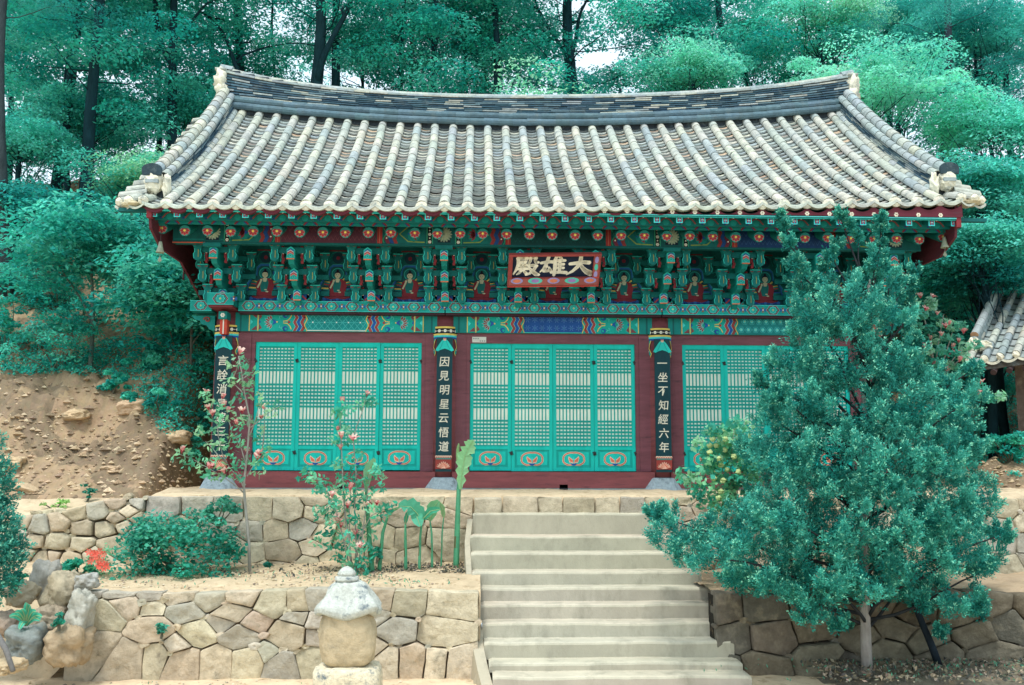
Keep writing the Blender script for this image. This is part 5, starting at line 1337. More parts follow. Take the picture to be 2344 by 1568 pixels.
def tree(label, px, py_base, Y, H, r_, kind='oak', crown=None, lean=0., col=0, group='trees on the wooded slope behind the hall', trunkcol=BK, dens=1.0, leafsize=.098, fork=None, z=None, name=None, limbs=(), zoff=0.):
    r = r_*.68; dens *= 1.1
    b = at(px, py_base, Y); zb_ = (hill(b.x, Y)-.15) if z is None else z
    cat = {'oak':'tree','pine':'pine tree'}[kind]
    t = thing(name or ('pine_tree' if kind == 'pine' else 'broadleaf_tree'), label, cat, (b.x, Y, zb_), group)
    mb = MB(); top = Vector((b.x+lean*H, Y+random.uniform(-.3,.3), zb_+H)); base_ = Vector((b.x, Y, zb_))
    tp = limb(mb, base_, top, r, r*.35, trunkcol, .07, 12, side=10)
    ends = []
    def P_at(f): k = min(int(f*12), 11); return tp[k].lerp(tp[k+1], f*12-k)
    for (fx, dx, dz, dy, rr) in limbs:                # explicit limbs (fraction up, metres sideways/up/back)
        a = P_at(fx); e = a+Vector((dx, dy, dz)); pts = limb(mb, a, e, r*rr*.8, r*rr*.25, trunkcol, .25, 8)
        for q in range(4):
            s = pts[4+q]; f2 = s+Vector((random.uniform(-.8,.8), random.uniform(-.8,.8), random.uniform(-.1,.9))); limb(mb, s, f2, r*rr*.35, r*.08, trunkcol, .3, 4, side=5); ends.append(f2)
        ends.append(e)
    cr = crown or (.45, 1.0, 2.2)                       # from, to (fraction of H), radius
    nb = int(22*dens) if kind == 'oak' else int(9*dens)
    for i in range(nb):
        f = cr[0]+(cr[1]-cr[0])*(i+random.random())/nb; a = P_at(min(f*.95, .999)); th = i*2.4+random.uniform(-.4,.4)
        Rr = cr[2]*(1-.55*((f-cr[0])/(cr[1]-cr[0])) if kind == 'pine' else math.sin(math.pi*(.18+.72*(f-cr[0])/(cr[1]-cr[0]))))*random.uniform(.6,1.1)
        e = a+Vector((math.cos(th)*Rr, math.sin(th)*Rr, (random.uniform(-.05,.5) if kind == 'pine' else random.uniform(-.2,1.0))*Rr*.7))
        pts = limb(mb, a, e, r*.14*(1.2-f), r*.035, trunkcol, .25, 5, side=5)
        ends.append(e); ends.append(pts[3]+Vector((random.uniform(-.3,.3), random.uniform(-.3,.3), random.uniform(0,.3))))
        for q in range(2): ends.append(e+Vector((random.uniform(-.8,.8), random.uniform(-.8,.8), random.uniform(-.4,.5))))
    mb.build('trunk', 'bark', t, smooth=True)
    if kind == 'oak':
        cols = [tuple(x*.9 for x in LG[(col+k) % 3]) if col < 3 else LG[4 if col == 3 else 0] for k in range(3)]
        if col >= 3: cols = [LG[4], LG[0], tuple(.5*(a+b) for a, b in zip(LG[0], LG[4]))]
        V, cc = cloud(ends, [random.uniform(.5,1.0) for _ in ends], int(210*dens) if dens >= 1 else 180, leafsize, cols, flat=.26, jitter=.42)
    else:
        V, cc = cloud(ends, [random.uniform(.4,.75) for _ in ends], 260, .13, [(.018,.25,.22), (.03,.32,.28), (.06,.40,.34)], flat=.34, jitter=1.2, asp=.10, droop=0, elong=1.2)
    quads('crown', V, cc, 'leaf', t); return t
# ---------------------------------------------------------------- the wood behind the hall
T = tree
T('scaly pine trunk at the far left, its foot bare on the slope', 28, 575, 4.4, 9.5, .20, 'pine', (.62,1.0,2.0), -.01, trunkcol=(.045,.06,.065))
T('dark forked oak second from the left edge', 118, 420, 7.5, 10.5, .22, 'oak', (.38,1.0,2.6), .01, 1, limbs=((.55,-1.8,1.6,0,.55),(.62,1.5,1.4,0,.5)))
T('straight dark trunk left of the crooked tree, leafy from low down', 205, 500, 6.5, 10.0, .23, 'oak', (.34,1.0,2.4), -.02, 0, dens=1.1)
T('crooked tree with a bent double trunk left of the roof ridge end', 400, 420, 8.6, 9.5, .20, 'oak', (.66,1.0,2.2), -.03, 0, limbs=((.42,-1.6,3.6,0,.8),(.5,1.6,1.2,0,.4)), dens=.9)
T('straight pine trunk just left of the ridge end', 462, 400, 12.5, 11, .17, 'pine', (.75,1.0,2.2), .01)
T('dark pine trunk rising right over the left ridge end', 516, 400, 10.5, 11, .23, 'pine', (.78,1.0,2.4), .0)
T('broad oak with a long limb reaching left above the ridge', 690, 400, 9.5, 9.5, .34, 'oak', (.62,1.0,2.8), .01, 0, limbs=((.42,-3.2,3.0,.3,.42),(.5,.6,3.4,0,.5)), dens=.8)
T('thick bare pine trunk leaning slightly left above the ridge', 775, 400, 10.5, 11, .28, 'pine', (.72,1.0,2.6), -.02)
T('thin sapling between the two thickest trunks over the ridge', 640, 400, 12.0, 8, .09, 'oak', (.3,1.0,1.4), .0, 1, dens=.7)
T('reddish slender pine left of centre behind the ridge', 918, 400, 12.5, 11, .15, 'pine', (.7,1.0,2.0), .0, trunkcol=L(104,70,66))
T('dark twin-looking trunk left of centre behind the ridge', 950, 400, 11.5, 11, .15, 'oak', (.5,1.0,2.2), -.01, 2)
T('stout dark trunk left of centre with leafy sprouts', 985, 400, 10.5, 10.5, .21, 'oak', (.44,1.0,2.4), .01, 1)
T('slim trunk in a gap of white sky left of centre', 1040, 400, 13.0, 10.5, .12, 'oak', (.5,1.0,2.0), .0, 2)
T('dark straight trunk over the middle of the ridge', 1106, 400, 11.0, 11, .23, 'pine', (.66,1.0,2.6), -.01)
T('thin curving trunks among pale leaves right of mid ridge', 1215, 400, 9.0, 6.5, .09, 'oak', (.30,1.0,1.6), .02, 3, dens=.8)
T('massive forked trunk above the name board', 1325, 400, 11.5, 11.5, .38, 'oak', (.46,1.0,3.2), .0, 2, limbs=((.55,-1.2,3.2,0,.4),(.62,1.0,2.4,0,.35)), dens=1.4)
T('hanging pale-leaved chestnut right of mid ridge', 1300, 400, 7.4, 5.0, .12, 'oak', (.40,1.0,1.9), .01, 4, dens=1.0, leafsize=.15)
T('dark umbrella pine standing against white sky right of centre', 1424, 400, 10.0, 6.6, .17, 'pine', (.72,1.0,1.4), .0)
T('tall dark oak behind the bright maple', 1640, 400, 11.5, 10.5, .26, 'oak', (.30,1.0,3.2), -.02, 2, dens=1.3)
T('dark pine with wide boughs at the top right corner', 2190, 420, 7.5, 9.2, .26, 'pine', (.55,1.0,3.0), .0, limbs=((.55,1.8,.3,-.3,.3),(.62,-1.4,.9,0,.3)), dens=1.6, trunkcol=(.03,.04,.055))
T('dense dark tree behind the side building', 2320, 700, 6.2, 4.6, .14, 'oak', (.2,1.0,2.2), .0, 2, dens=1.4)
T('shadowy tree filling the gap right of the hall', 2120, 760, 5.6, 4.0, .13, 'oak', (.15,1.0,2.0), .0, 2, dens=1.3)
T('small tree with two thin grey stems on the left slope', 215, 680, 2.6, 2.9, .06, 'oak', (.6,1.0,.9), -.10, 1, dens=.6, limbs=((.3,-.8,1.4,0,.7),), trunkcol=L(96,110,104))
T('slim shaded tree on the bank beside the left end of the hall', 440, 800, 2.2, 1.9, .05, 'oak', (.5,1.0,.9), -.03, 0, trunkcol=L(90,92,84), limbs=((.35,.45,.9,0,.6),))
T('leafy tree closing the view between the far-left trunks', 160, 420, 11.5, 7.0, .14, 'oak', (.15,1.0,2.4), .0, 1, dens=1.2)
T('leafy tree filling the background behind the crooked tree', 350, 400, 12.0, 5.5, .14, 'oak', (.15,1.0,2.4), .0, 0, dens=1.2)
T('leafy tree in the background at the left edge', 20, 400, 12.5, 8.0, .14, 'oak', (.2,1.0,2.6), .0, 2, dens=1.2)
T('low leafy tree behind the left part of the ridge', 560, 400, 12.5, 3.6, .10, 'oak', (.1,1.0,2.2), .0, 1, dens=.9)
T('low leafy tree behind the ridge, left of mid', 860, 400, 13.2, 3.6, .10, 'oak', (.1,1.0,2.2), .0, 2, dens=.9)
T('low leafy tree behind the ridge at its middle', 1180, 400, 14.0, 3.2, .10, 'oak', (.1,1.0,2.2), .0, 1, dens=.8)
T('low dark tree behind the ridge, right of mid', 1700, 400, 13.0, 4.6, .12, 'oak', (.1,1.0,2.6), .0, 2, dens=1.2)
T('green tree high behind the dogwood', 2040, 400, 11.0, 7.5, .18, 'oak', (.2,1.0,2.8), .0, 1, dens=1.2)
T('dark tree high behind the right edge', 2330, 400, 11.0, 8.0, .18, 'oak', (.2,1.0,2.8), .0, 2, dens=1.2)
def dome(label, px, py, Y, w, h, cols, n=70, per=230, leaf=.075, r=.10, name='broadleaf_tree', flat=.24, cr=(.32,.85)):
    """broad tree whose crown is built of many leafy tiers; (px,py) is the crown's middle"""
    c = at(px, py, Y); s = (Y-EY)/F; rx, rz_ = w*s/2, h*s/2; zb_ = hill(c.x, Y)-.1; t = thing(name, label, 'tree', (c.x, Y, zb_), 'trees on the wooded slope behind the hall')
    ends = []; nl = 9; subs = []
    for k in range(nl):                                  # several uneven domes make up the crown
        th = k*2.4+px; f = math.sqrt((k+.3)/nl); g = random.uniform(.34,.58)
        subs.append((c.x+math.cos(th)*rx*f*.72, c.y+math.sin(th)*rx*.6*f, c.z+rz_*(.45-.75*f*random.uniform(.3,1.3))+rz_*.25*random.uniform(-1,1), rx*g, rz_*g*1.1))
    for i in range(n):
        X_, Y_, Z_, a_, b_ = subs[i % nl]; th = random.uniform(0, 6.28); z = 1-1.5*random.random()**.8; q = math.sqrt(max(0, 1-z*z))
        ends.append(Vector((X_+math.cos(th)*a_*q, Y_+math.sin(th)*a_*q, Z_+b_*z)))
    mb = MB(); top = Vector((c.x, c.y, c.z+rz_*.5)); tp = limb(mb, (c.x+random.uniform(-.3,.3), Y, zb_), top, r, r*.3, BK, .08, 10, side=8)
    for i in range(0, n, 2): k = random.randint(4, 9); limb(mb, tp[k], ends[i]-Vector((0,0,.1)), r*.15, r*.04, BK, .2, 5, side=5)
    mb.build('trunk', 'bark', t, smooth=True)
    V, cc = cloud(ends, [random.uniform(*cr) for _ in ends], per, leaf, cols, flat=flat, jitter=.42); quads('crown', V, cc, 'leaf', t); return t
YG = [(.38,.84,.60), (.26,.80,.60), (.16,.70,.55)]; MG = [(.13,.68,.55), (.07,.58,.47), (.05,.48,.41)]; DGc = [(.045,.44,.38), (.02,.32,.29), (.07,.52,.44)]
D_ = dome
D_('wide yellow-green crown rising behind the right end of the ridge', 1980, 215, 6.0, 440, 260, YG, 110, 240)
D_('tall light crown at the top edge right of centre', 1870, 50, 9.5, 300, 200, YG, 80)
D_('bright layered maple crown sitting on the ridge line right of centre', 1580, 165, 8.6, 280, 130, YG[1:]+MG[:1], 70)
D_('darker tree between the layered maple and the tall light crown', 1700, 120, 11.0, 260, 220, MG, 70)
D_('pale leaved tree at the right edge level with the gable ridge', 2250, 300, 5.2, 260, 200, YG[1:]+MG[:1], 70)
D_('leafy tree right of the roof corner, middle height', 2240, 430, 3.6, 260, 170, MG, 70)
D_('maple tier with bright leaves below the right eave corner', 2240, 560, 2.8, 260, 130, MG, 60)
D_('shaded tree just above the side building', 2250, 650, 3.4, 240, 110, DGc, 50)
D_('yellow-green tree whose crown touches the lower left gable ridge', 330, 400, 5.2, 220, 150, [(.30,.70,.42),(.14,.60,.44),(.07,.52,.41)], 50)
D_('leafy tree at the left edge beside the pine trunk', 60, 330, 6.6, 260, 180, MG, 60)
D_('light green tree between the left trunks, under the sky gap', 210, 260, 8.2, 280, 150, MG, 60)
D_('low spreading tree left of the ridge end', 440, 260, 9.0, 190, 130, MG, 50)
D_('low shaded tree at the far left, middle of the slope', 40, 480, 4.6, 220, 140, DGc, 44)
D_('thin leafed tree behind the trunks left of mid ridge', 830, 120, 12.5, 300, 150, MG, 50)
D_('dark tree in the top right corner behind the pine boughs', 2230, 90, 9.0, 340, 200, DGc, 80)
D_('mid green tree at the top between the two pale crowns', 2080, 60, 10.5, 260, 180, MG, 70)
D_('shaded crown at the top edge above the layered maple', 1560, 40, 12.0, 280, 140, DGc, 60)
D_('leafy mass behind the two trunks at mid ridge', 1120, 90, 13.0, 300, 170, DGc, 54)
# ---------------------------------------------------------------- shrubs on the slope
def shrub(label, px, py, Yo, w, h, col, name='shrub', per=110, size=.062, n=26, Y=None, z=None, cat='shrub', group=None, stems=5, cols=None, flat=.5, asp=.55):
    if Y is None: p = on_hill(px, py); p = p+Vector((0, Yo, 0))
    else: p = at(px, py, Y)
    if z is not None: p.z = z
    t = thing(name, label, cat, tuple(p), group); s = (p.y-EY)/F; W_, H_ = w*s/2, h*s
    C_ = []
    for i in range(n):
        th = random.uniform(0, 2*math.pi); rr = math.sqrt(random.random()); f = random.random()**.8
        C_.append((p.x+math.cos(th)*rr*W_*math.sqrt(max(.1, 1-f*f*.8)), p.y+math.sin(th)*rr*W_*.7, p.z+.05+f*H_))
    V, c = cloud(C_, [random.uniform(.22,.42)*max(.12, min(W_, H_)) for _ in C_], per, size, cols or [LG[(col+k) % 3] for k in range(3)], flat=flat, asp=asp)
    quads('foliage', V, c, 'leaf', t)
    mb = MB()
    for i in range(stems): limb(mb, p, C_[i*max(1, n//stems) % n], .014, .005, L(96,96,84), .2, 5, side=5)
    mb.build('stem', 'bark', t); return t
SH = [('wide bright green shrub above the bare earth, left', 120, 850, 250, 150, 0, 40),('leafy shrub at the left edge above the bare earth', 10, 820, 130, 170, 1, 26),('low shrub on the bank right of the bare earth', 370, 950, 150, 60, 2, 14),('green shrub against the hall corner, low on the bank', 450, 1000, 80, 70, 1, 12),
 ('mid-slope shrub under the left eave corner', 400, 700, 180, 120, 0, 30),('shrub with light new leaves under the small grey tree', 290, 640, 160, 110, 3, 24),('shrub half-way up, left of the small grey tree', 130, 700, 150, 100, 1, 24),('shrub right of the wide one, mid bank', 330, 850, 120, 90, 2, 20),
 ('small shrub beside the leftmost column, mid height', 455, 870, 90, 70, 1, 16),('shrub under the far-left pine', 70, 620, 130, 90, 2, 20),('dense shrub high on the slope left of the eave', 260, 540, 200, 130, 0, 30),('shrub between pine foot and eave, upper slope', 150, 560, 160, 120, 1, 24),('dark shrub close behind the left eave corner', 330, 580, 130, 120, 2, 24)]
for lab, px, py, w, h, c, n in SH: shrub(lab, px, py, 0, w*.9, h*.8, min(c, 2), n=int(n*.75), cols=[LG[4], LG[0], LG[1]] if c == 3 else None, group='shrubs on the left slope')
for lab, px, py, w, h, c, n in [('green shrub below the side building', 2290, 960, 160, 110, 0, 30),('low weeds-like shrub on the right slope', 2310, 1060, 120, 60, 1, 16),('dark shrub between the hall and the side building', 2190, 900, 170, 160, 2, 34),('shrub behind the pink magnolia on the right', 2150, 760, 160, 140, 1, 30)]:
    shrub(lab, px, py, 0, w, h, c, n=n, group='shrubs on the right slope')
for lab, px, py, w, h, c, n in [('thin spreading shrub under the low grey branch, mid slope', 200, 760, 180, 60, 1, 20),('small leafy clump right of the wide bright shrub', 260, 900, 90, 40, 0, 12),('straggly shrub on the bank below the eave corner', 400, 800, 120, 60, 1, 16),
 ('leafy clump on the bare earth near the hall base', 430, 1050, 90, 40, 0, 10),('low leafy clump at the upper rim of the bare earth, centre', 290, 930, 70, 30, 1, 8),('small clump left of the hall column, low', 470, 930, 60, 50, 0, 10),('spreading shrub in the shade of the left gable', 440, 640, 120, 90, 2, 22),('leafy shrub below the scaly pine', 30, 700, 150, 90, 1, 22)]:
    shrub(lab, px, py, 0, w, h, c, n=n, group='shrubs on the left slope')
# ground cover of leaves and weeds
def cover(name, N, region, size, cols, keep=None, lift=.04):
    P_ = []
    for i in range(N):
        px, py = region(); p = on_hill(px, py)
        if keep and mnoise.noise(Vector((p.x*.9, p.y*.9, p.z*.9))) < keep: continue
        P_.append((p.x, p.y, p.z+lift*random.random()))
    P_ = np.array(P_); P_ = np.concatenate([P_+rng.normal(0, .06, P_.shape)*[1,1,.35] for _ in range(7)])
    V, c = leaves(P_, size, (0,-.5,.8), .5, .5, np.array(cols)[rng.integers(0, len(cols), len(P_))], .2)
    quads(name, V, c, 'leaf', None, kind='stuff')
def reg1():
    while True:
        px = random.uniform(-30, 500); py = random.uniform(430, 1080)
        if py < 860+ (0 if px < 250 else (px-250)*1.0): return px, py
cover('ground_cover', 8500, reg1, .06, [LG[0], LG[1], LG[2]], -.12, .12)
cover('ground_cover', 2600, lambda: (random.uniform(2130, 2360), random.uniform(820, 1090)), .06, [LG[0], LG[1], LG[1]], -.12)
# ---------------------------------------------------------------- the big juniper before the right wall
JB = at(1985, 1546, -3.55); JB.z = ZG+.10
LOBES = [(1786,498,8),(1794,520,15),(1806,560,24),(1815,605,32),(1838,655,44),(1916,562,8),(1902,585,13),(1888,615,20),(1872,650,30),(1924,499,6),(1944,520,9),(1965,545,14),(2016,508,10),(2016,530,16),(2012,560,26),(2004,602,40),(2035,650,48),(1975,640,34),(2078,650,26),(2096,625,10),(2085,690,24),
 (1855,740,60),(1945,710,80),(2045,730,60),(1820,820,66),(1925,830,95),(2040,840,78),(2098,790,26),(1775,905,44),(1735,880,26),(1755,950,50),(1840,930,80),(1950,955,100),(2070,940,90),(2160,880,50),(2225,848,34),(2190,935,62),
 (1720,1030,46),(1790,1050,80),(1900,1070,100),(2020,1080,110),(2130,1050,90),(2220,1010,56),(1500,1180,34),(1545,1225,60),(1610,1275,66),(1690,1230,74),(1790,1190,90),(1910,1200,105),(2030,1210,110),(2140,1180,95),(2230,1150,62),
 (1680,1330,52),(1760,1320,78),(1870,1330,95),(1990,1320,90),(2100,1310,90),(2200,1270,80),(2290,1225,42),(2250,1310,50),(1850,1410,50),(1925,1440,38),(2180,1370,62),(2240,1395,40),(2100,1390,44),(2150,1450,26)]
JT = thing('juniper_tree', 'big bushy blue-green juniper with two pointed tops, standing right of the steps', 'juniper', tuple(JB))
LO = []
for px, py, r in LOBES:
    w = r*2.0
    for oy in ((0,) if r < 30 else (-.45, .35) if r < 60 else (-.75, -.1, .6)):
        rr = r*(1 if oy in (0, -.1) else .86); wid = 1.0 if py > 1000 else .75
        Y = JB.y+oy*wid*(.6 if py < 700 else 1.0)+random.uniform(-.1,.1)
        p = at(px, py, Y); LO.append((p.x, p.y, p.z, rr*(Y-EY)/F*.97))
LO = np.array(LO); PP, DD, LN, TN = [], [], [], []
for i, (x, y, z, r) in enumerate(LO):
    r = max(.015, r-.09); m = max(5, int(21*4*math.pi*r*r)); cr = min(.13, .35*r+.03)
    q = rng.normal(0, 1, (m, 3)); q /= np.linalg.norm(q, axis=1)[:, None]; C0 = np.array([x, y, z])+q*r*rng.uniform(.8,1.1,m)[:, None]
    ok = np.ones(m, bool)
    for j, (a, b, c, s) in enumerate(LO):
        if j != i: ok &= ((C0-[a, b, c])**2).sum(1) > (s*.78)**2
    C0 = C0[ok]; q = q[ok]; k = 18; m = len(C0); ax = q*.6+[0, 0, .8]; ax /= np.linalg.norm(ax, axis=1)[:, None]; u_ = rng.uniform(0, 1, m*k); hh_ = np.repeat(rng.uniform(.6, 1.3, m)*min(.26, .08+r*.5), k)*u_; e = rng.normal(0, 1, (m*k, 3))+np.repeat(q, k, 0)*.9+[0, 0, .5]; e /= np.linalg.norm(e, axis=1)[:, None]
    PP.append(np.repeat(C0, k, 0)+np.repeat(ax, k, 0)*hh_[:, None]+e*(cr*.85*(1.05-u_)*rng.uniform(.5,1,m*k))[:, None]); D = e*.55+np.repeat(ax, k, 0)*.7; DD.append(D/np.linalg.norm(D, axis=1)[:, None]); LN.append(np.full(m*k, min(.10, .05+r*.3))); TN.append(np.repeat(rng.uniform(0, 1, m), k))
PP = np.concatenate(PP); DD = np.concatenate(DD); LN = np.concatenate(LN); TN = np.concatenate(TN)
print('juniper sprays', len(PP))
def sprays(P_, D, length, per, blade, bw, cols, fan=.75, tone=None):
    """feathery tufts: short scale-leaf blades set round a little axis"""
    n = len(P_); tone = rng.uniform(0, 1, n) if tone is None else tone
    k = np.tile(np.linspace(.05, 1, per), n); P2 = np.repeat(P_, per, 0); D2 = np.repeat(D, per, 0)
    ln = np.repeat(length*rng.uniform(.6, 1.3, n), per)
    side = rng.normal(0, 1, P2.shape); side -= (side*D2).sum(1)[:, None]*D2; side /= np.linalg.norm(side, axis=1)[:, None]+1e-9
    a = D2*.75+side*fan; a /= np.linalg.norm(a, axis=1)[:, None]
    c0 = P2+D2*(ln*(k-.35))[:, None]+side*(ln*.10*(1.1-k))[:, None]
    b = np.cross(a, rng.normal(0, 1, P2.shape)); b /= np.linalg.norm(b, axis=1)[:, None]+1e-9
    L_ = (blade*rng.uniform(.6, 1.3, len(P2))*(1.15-.5*k))[:, None]; w = bw*rng.uniform(.7, 1.3, len(P2))[:, None]
    V = np.stack([c0, c0+a*L_*.55+b*w, c0+a*L_, c0+a*L_*.55-b*w], 1)
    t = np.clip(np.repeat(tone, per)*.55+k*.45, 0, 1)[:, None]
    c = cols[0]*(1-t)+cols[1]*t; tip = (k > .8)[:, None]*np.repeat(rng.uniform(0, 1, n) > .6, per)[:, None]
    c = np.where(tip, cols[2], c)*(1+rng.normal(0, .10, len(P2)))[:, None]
    return V, np.clip(c, .002, 1)
JC = [np.array((.012,.190,.160)), np.array((.085,.50,.39)), np.array((.27,.72,.52))]  # dark first tone paints shade into the tuft bases; last tone is new growth
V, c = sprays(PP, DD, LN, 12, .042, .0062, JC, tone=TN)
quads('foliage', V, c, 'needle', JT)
# inner boughs seen through the gaps and the two trunks
mb = MB(); top = at(1990, 640, JB.y); tcol = (.34,.32,.30)
tp = limb(mb, JB, top, .062, .015, tcol, .03, 12, side=10)
for i in range(0, len(LO), 2):
    x, y, z, r = LO[i]
    if z < JB.z+1.0: continue
    f = max(.08, min(.95, (z-JB.z-.5)/(top.z-JB.z))); a = JB.lerp(top, f*.9); limb(mb, a, (x, y, z), .022, .006, (.035,.04,.045), .15, 5, side=5)
mb.build('trunk', 'bark', JT, smooth=True)
mb = MB(); b2 = at(2148, 1508, -3.35); b2.z = ZG+.14; limb(mb, b2, at(2085, 1350, -3.5), .045, .03, (.02,.03,.04), .05, 6, side=8); mb.build('side_trunk', 'bark', JT, smooth=True)
# inner foliage, shade painted in by its dark colour, so the crown isn't hollow
q = PP[rng.integers(0, len(PP), 5200)]; cen = LO[rng.integers(0, len(LO), 5200), :3]
inn = []
for i in range(5200):
    j = np.argmin(((LO[:, :3]-q[i])**2).sum(1)); inn.append(LO[j, :3]+(q[i]-LO[j, :3])*rng.uniform(.3,.8))
inn = np.array(inn); D = rng.normal(0, 1, inn.shape); D /= np.linalg.norm(D, axis=1)[:, None]
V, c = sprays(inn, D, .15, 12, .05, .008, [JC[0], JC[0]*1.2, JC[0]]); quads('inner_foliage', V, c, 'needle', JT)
# ---------------------------------------------------------------- juniper boughs entering at the left edge
JL = thing('juniper_bush', 'dark juniper bush reaching in at the left edge of the view', 'juniper', (at(-60,1300,-3.6).x, -3.6, ZG))
L2 = [(-10,1080,34),(5,1120,26),(-20,1180,44),(10,1200,26),(20,1262,34),(-15,1290,50),(40,1258,20),(5,1330,34),(-30,1020,30),(-50,1240,70),(-60,1130,60),(-60,1340,60),(-5,1140,22)]
PP2, DD2 = [], []
for px, py, r in L2:
    p = at(px, py, -3.55+random.uniform(-.2,.2)); rr = r*(p.y-EY)/F; n = int(130*4*math.pi*rr*rr)+12; q = rng.normal(0, 1, (n, 3)); q /= np.linalg.norm(q, axis=1)[:, None]
    PP2.append(np.array(p)+q*rr*rng.uniform(.7,1.1,n)[:, None]); D = q*.7+np.array([.25,0,.5]); DD2.append(D/np.linalg.norm(D, axis=1)[:, None])
V, c = sprays(np.concatenate(PP2), np.concatenate(DD2), .12, 16, .05, .008, [JC[0]*.8, JC[1]*.8, JC[2]*.8]); quads('foliage', V, c, 'needle', JL)
mb = MB(); limb(mb, (JL.location.x-.2, -3.6, ZG), at(-50, 1150, -3.6), .05, .02, (.03,.03,.035), .1, 8); mb.build('trunk', 'bark', JL)
# ---------------------------------------------------------------- magnolia saplings
PK = [L(226,196,184), L(222,150,150), L(196,84,98), L(170,50,76)]
def blossom(mb, c, s, d):
    """tepals: white-pink inside, wine red towards the foot"""
    c = Vector(c); d = Vector(d).normalized(); a = d.cross(Vector((.3,.2,.9))).normalized(); b = d.cross(a); o0 = random.uniform(0, 6); op = random.uniform(.3, 1.0)
    for k in range(7):
        th = o0+k*2.4; r = (a*math.cos(th)+b*math.sin(th)); w = d.cross(r)*s*.20; opn = op*random.uniform(.6,1.2)
        m = c+d*s*.45+r*s*.30*opn; t = c+d*s*(.95-.35*opn)+r*s*.75*opn
        mb.add([c, m+w, t, m-w, c+d*s*.02], [(0,1,3)], PK[3] if k % 3 == 0 else PK[1]); mb.add([m+w, t+w*.5, t-w*.5, m-w], [(0,1,2,3)], PK[0] if random.random() < .55 else PK[1])
def sapling(label, base, trunk, branches, leafpts, blooms, rad, leafcol, name='magnolia_sapling', cat='magnolia', ls=.075, per=16, tc=(.30,.30,.27)):
    t = thing(name, label, cat, tuple(base)); mb = MB()
    mb.tube(trunk, [rad*(1-.7*i/(len(trunk)-1)) for i in range(len(trunk))], 7, tc)
    for a, b in branches: limb(mb, a, b, rad*.42, rad*.16, tc, .12, 5, side=5)
    mb.build('trunk', 'bark', t, smooth=True)
    V, c = cloud(leafpts, .10, per, ls, leafcol, flat=.8, jitter=.8, asp=.5, droop=.0, elong=1.1, up=(0,-.5,.8)); quads('leaves', V, c, 'leaf', t)
    for p in blooms:
        m = MB(); blossom(m, p, random.uniform(.09,.13), (random.uniform(-.4,.4), random.uniform(-.6,0), 1)); m.build('blossom', 'petal', t)
    return t
def pts(lst, Y, j=.0): return [at(px, py, Y+random.uniform(-j, j)) for px, py in lst]
LM = [(.22,.58,.34), (.12,.48,.30), (.34,.62,.36)]
Ym = -1.75; tb = at(572, 1318, Ym); tb.z = ZT+.04
tr = [tb]+pts([(570,1240),(562,1160),(558,1110),(566,1040),(572,960),(560,900),(553,850),(546,815)], Ym)
br = [((562,1110),(520,1060)),((520,1060),(500,1000)),((520,1060),(470,1010)),((500,1000),(495,930)),((566,1090),(600,1040)),((600,1040),(606,960)),((560,1130),(440,1050)),((562,1060),(530,990)),((530,990),(520,940)),((570,1000),(590,940)),((556,900),(530,870)),((552,870),(580,850)),((530,870),(545,830)),((560,1120),(545,1080)),((572,980),(640,930)),((440,1050),(412,1040))]
lp = [(546,815),(560,832),(530,830),(575,850),(540,860),(520,870),(570,880),(552,905),(588,905),(600,925),(640,928),(620,945),(520,925),(500,930),(480,925),(470,905),(485,950),(530,950),(505,960),(470,980),(455,985),(495,985),(545,975),(560,960),(575,960),(540,1000),(520,1005),(560,1015),(580,1000),(600,985),(505,1020),(530,1035),(485,1020),(560,1050),(545,1060),(500,1060),(480,1050),(445,1045),(420,1030),(412,1045),(430,1060),(460,1070),(585,1060),(600,1045),(590,1080),(520,1080),(545,1090),(500,1090),(610,1020),(480,1085),(560,870),(508,945)]
bl = [(548,812),(513,935),(508,915),(520,945),(487,953),(478,940),(555,948),(605,938),(600,960),(555,925),(543,975),(478,1075),(415,1038),(598,1045),(568,1040),(590,1055),(515,1085),(487,1072),(470,902)]
sapling('slender pink magnolia sapling in front of the leftmost column', tb, tr, [(at(*a, Ym), at(b[0], b[1], Ym+random.uniform(-.25,.25))) for a, b in br], pts(lp, Ym, .25), pts(bl, Ym-.1, .2), .022, LM)
Ym = -1.85; tb = at(810, 1322, Ym); tb.z = ZT+.04
br = []
stems = [[(806,1320),(800,1250),(790,1180),(785,1100),(782,1030),(778,960),(782,930)],[(812,1320),(815,1240),(812,1160),(815,1080),(808,1000),(830,940),(838,908)],[(804,1318),(790,1250),(770,1170),(740,1110),(705,1080)],[(816,1320),(828,1240),(838,1160),(845,1090),(850,1060)],[(808,1320),(800,1240),(800,1160),(805,1090)],[(812,1320),(822,1230),(850,1180),(880,1165)]]
lp = [(705,1080),(695,1090),(720,1095),(740,1100),(745,1120),(760,1130),(725,1118),(782,930),(770,945),(800,938),(838,912),(825,925),(850,920),(778,970),(790,985),(808,1000),(785,1010),(765,1005),(820,1040),(800,1055),(775,1060),(785,1085),(815,1075),(850,1060),(862,1075),(845,1090),(870,1085),(830,1100),(800,1100),(775,1110),(790,1130),(815,1125),(840,1130),(865,1115),(805,1150),(780,1160),(765,1150),(830,1155),(850,1165),(750,1165),(735,1180),(760,1190),(785,1195),(810,1185),(835,1195),(860,1190),(745,1215),(770,1220),(795,1225),(820,1220),(850,1225),(760,1245),(785,1250),(810,1255),(835,1250),(775,1275),(800,1280),(825,1285),(845,1270),(790,1300),(810,1310),(830,1305),(730,1165),(880,1165),(895,1160),(725,1240),(838,1290)]
bl = [(838,908),(785,926),(782,1005),(808,1010),(775,990),(778,1030),(800,1125),(760,1140),(795,1165),(768,1190),(772,1200),(845,1160),(862,1158),(780,1210),(812,1225),(825,1255),(530,1255)][:-1]
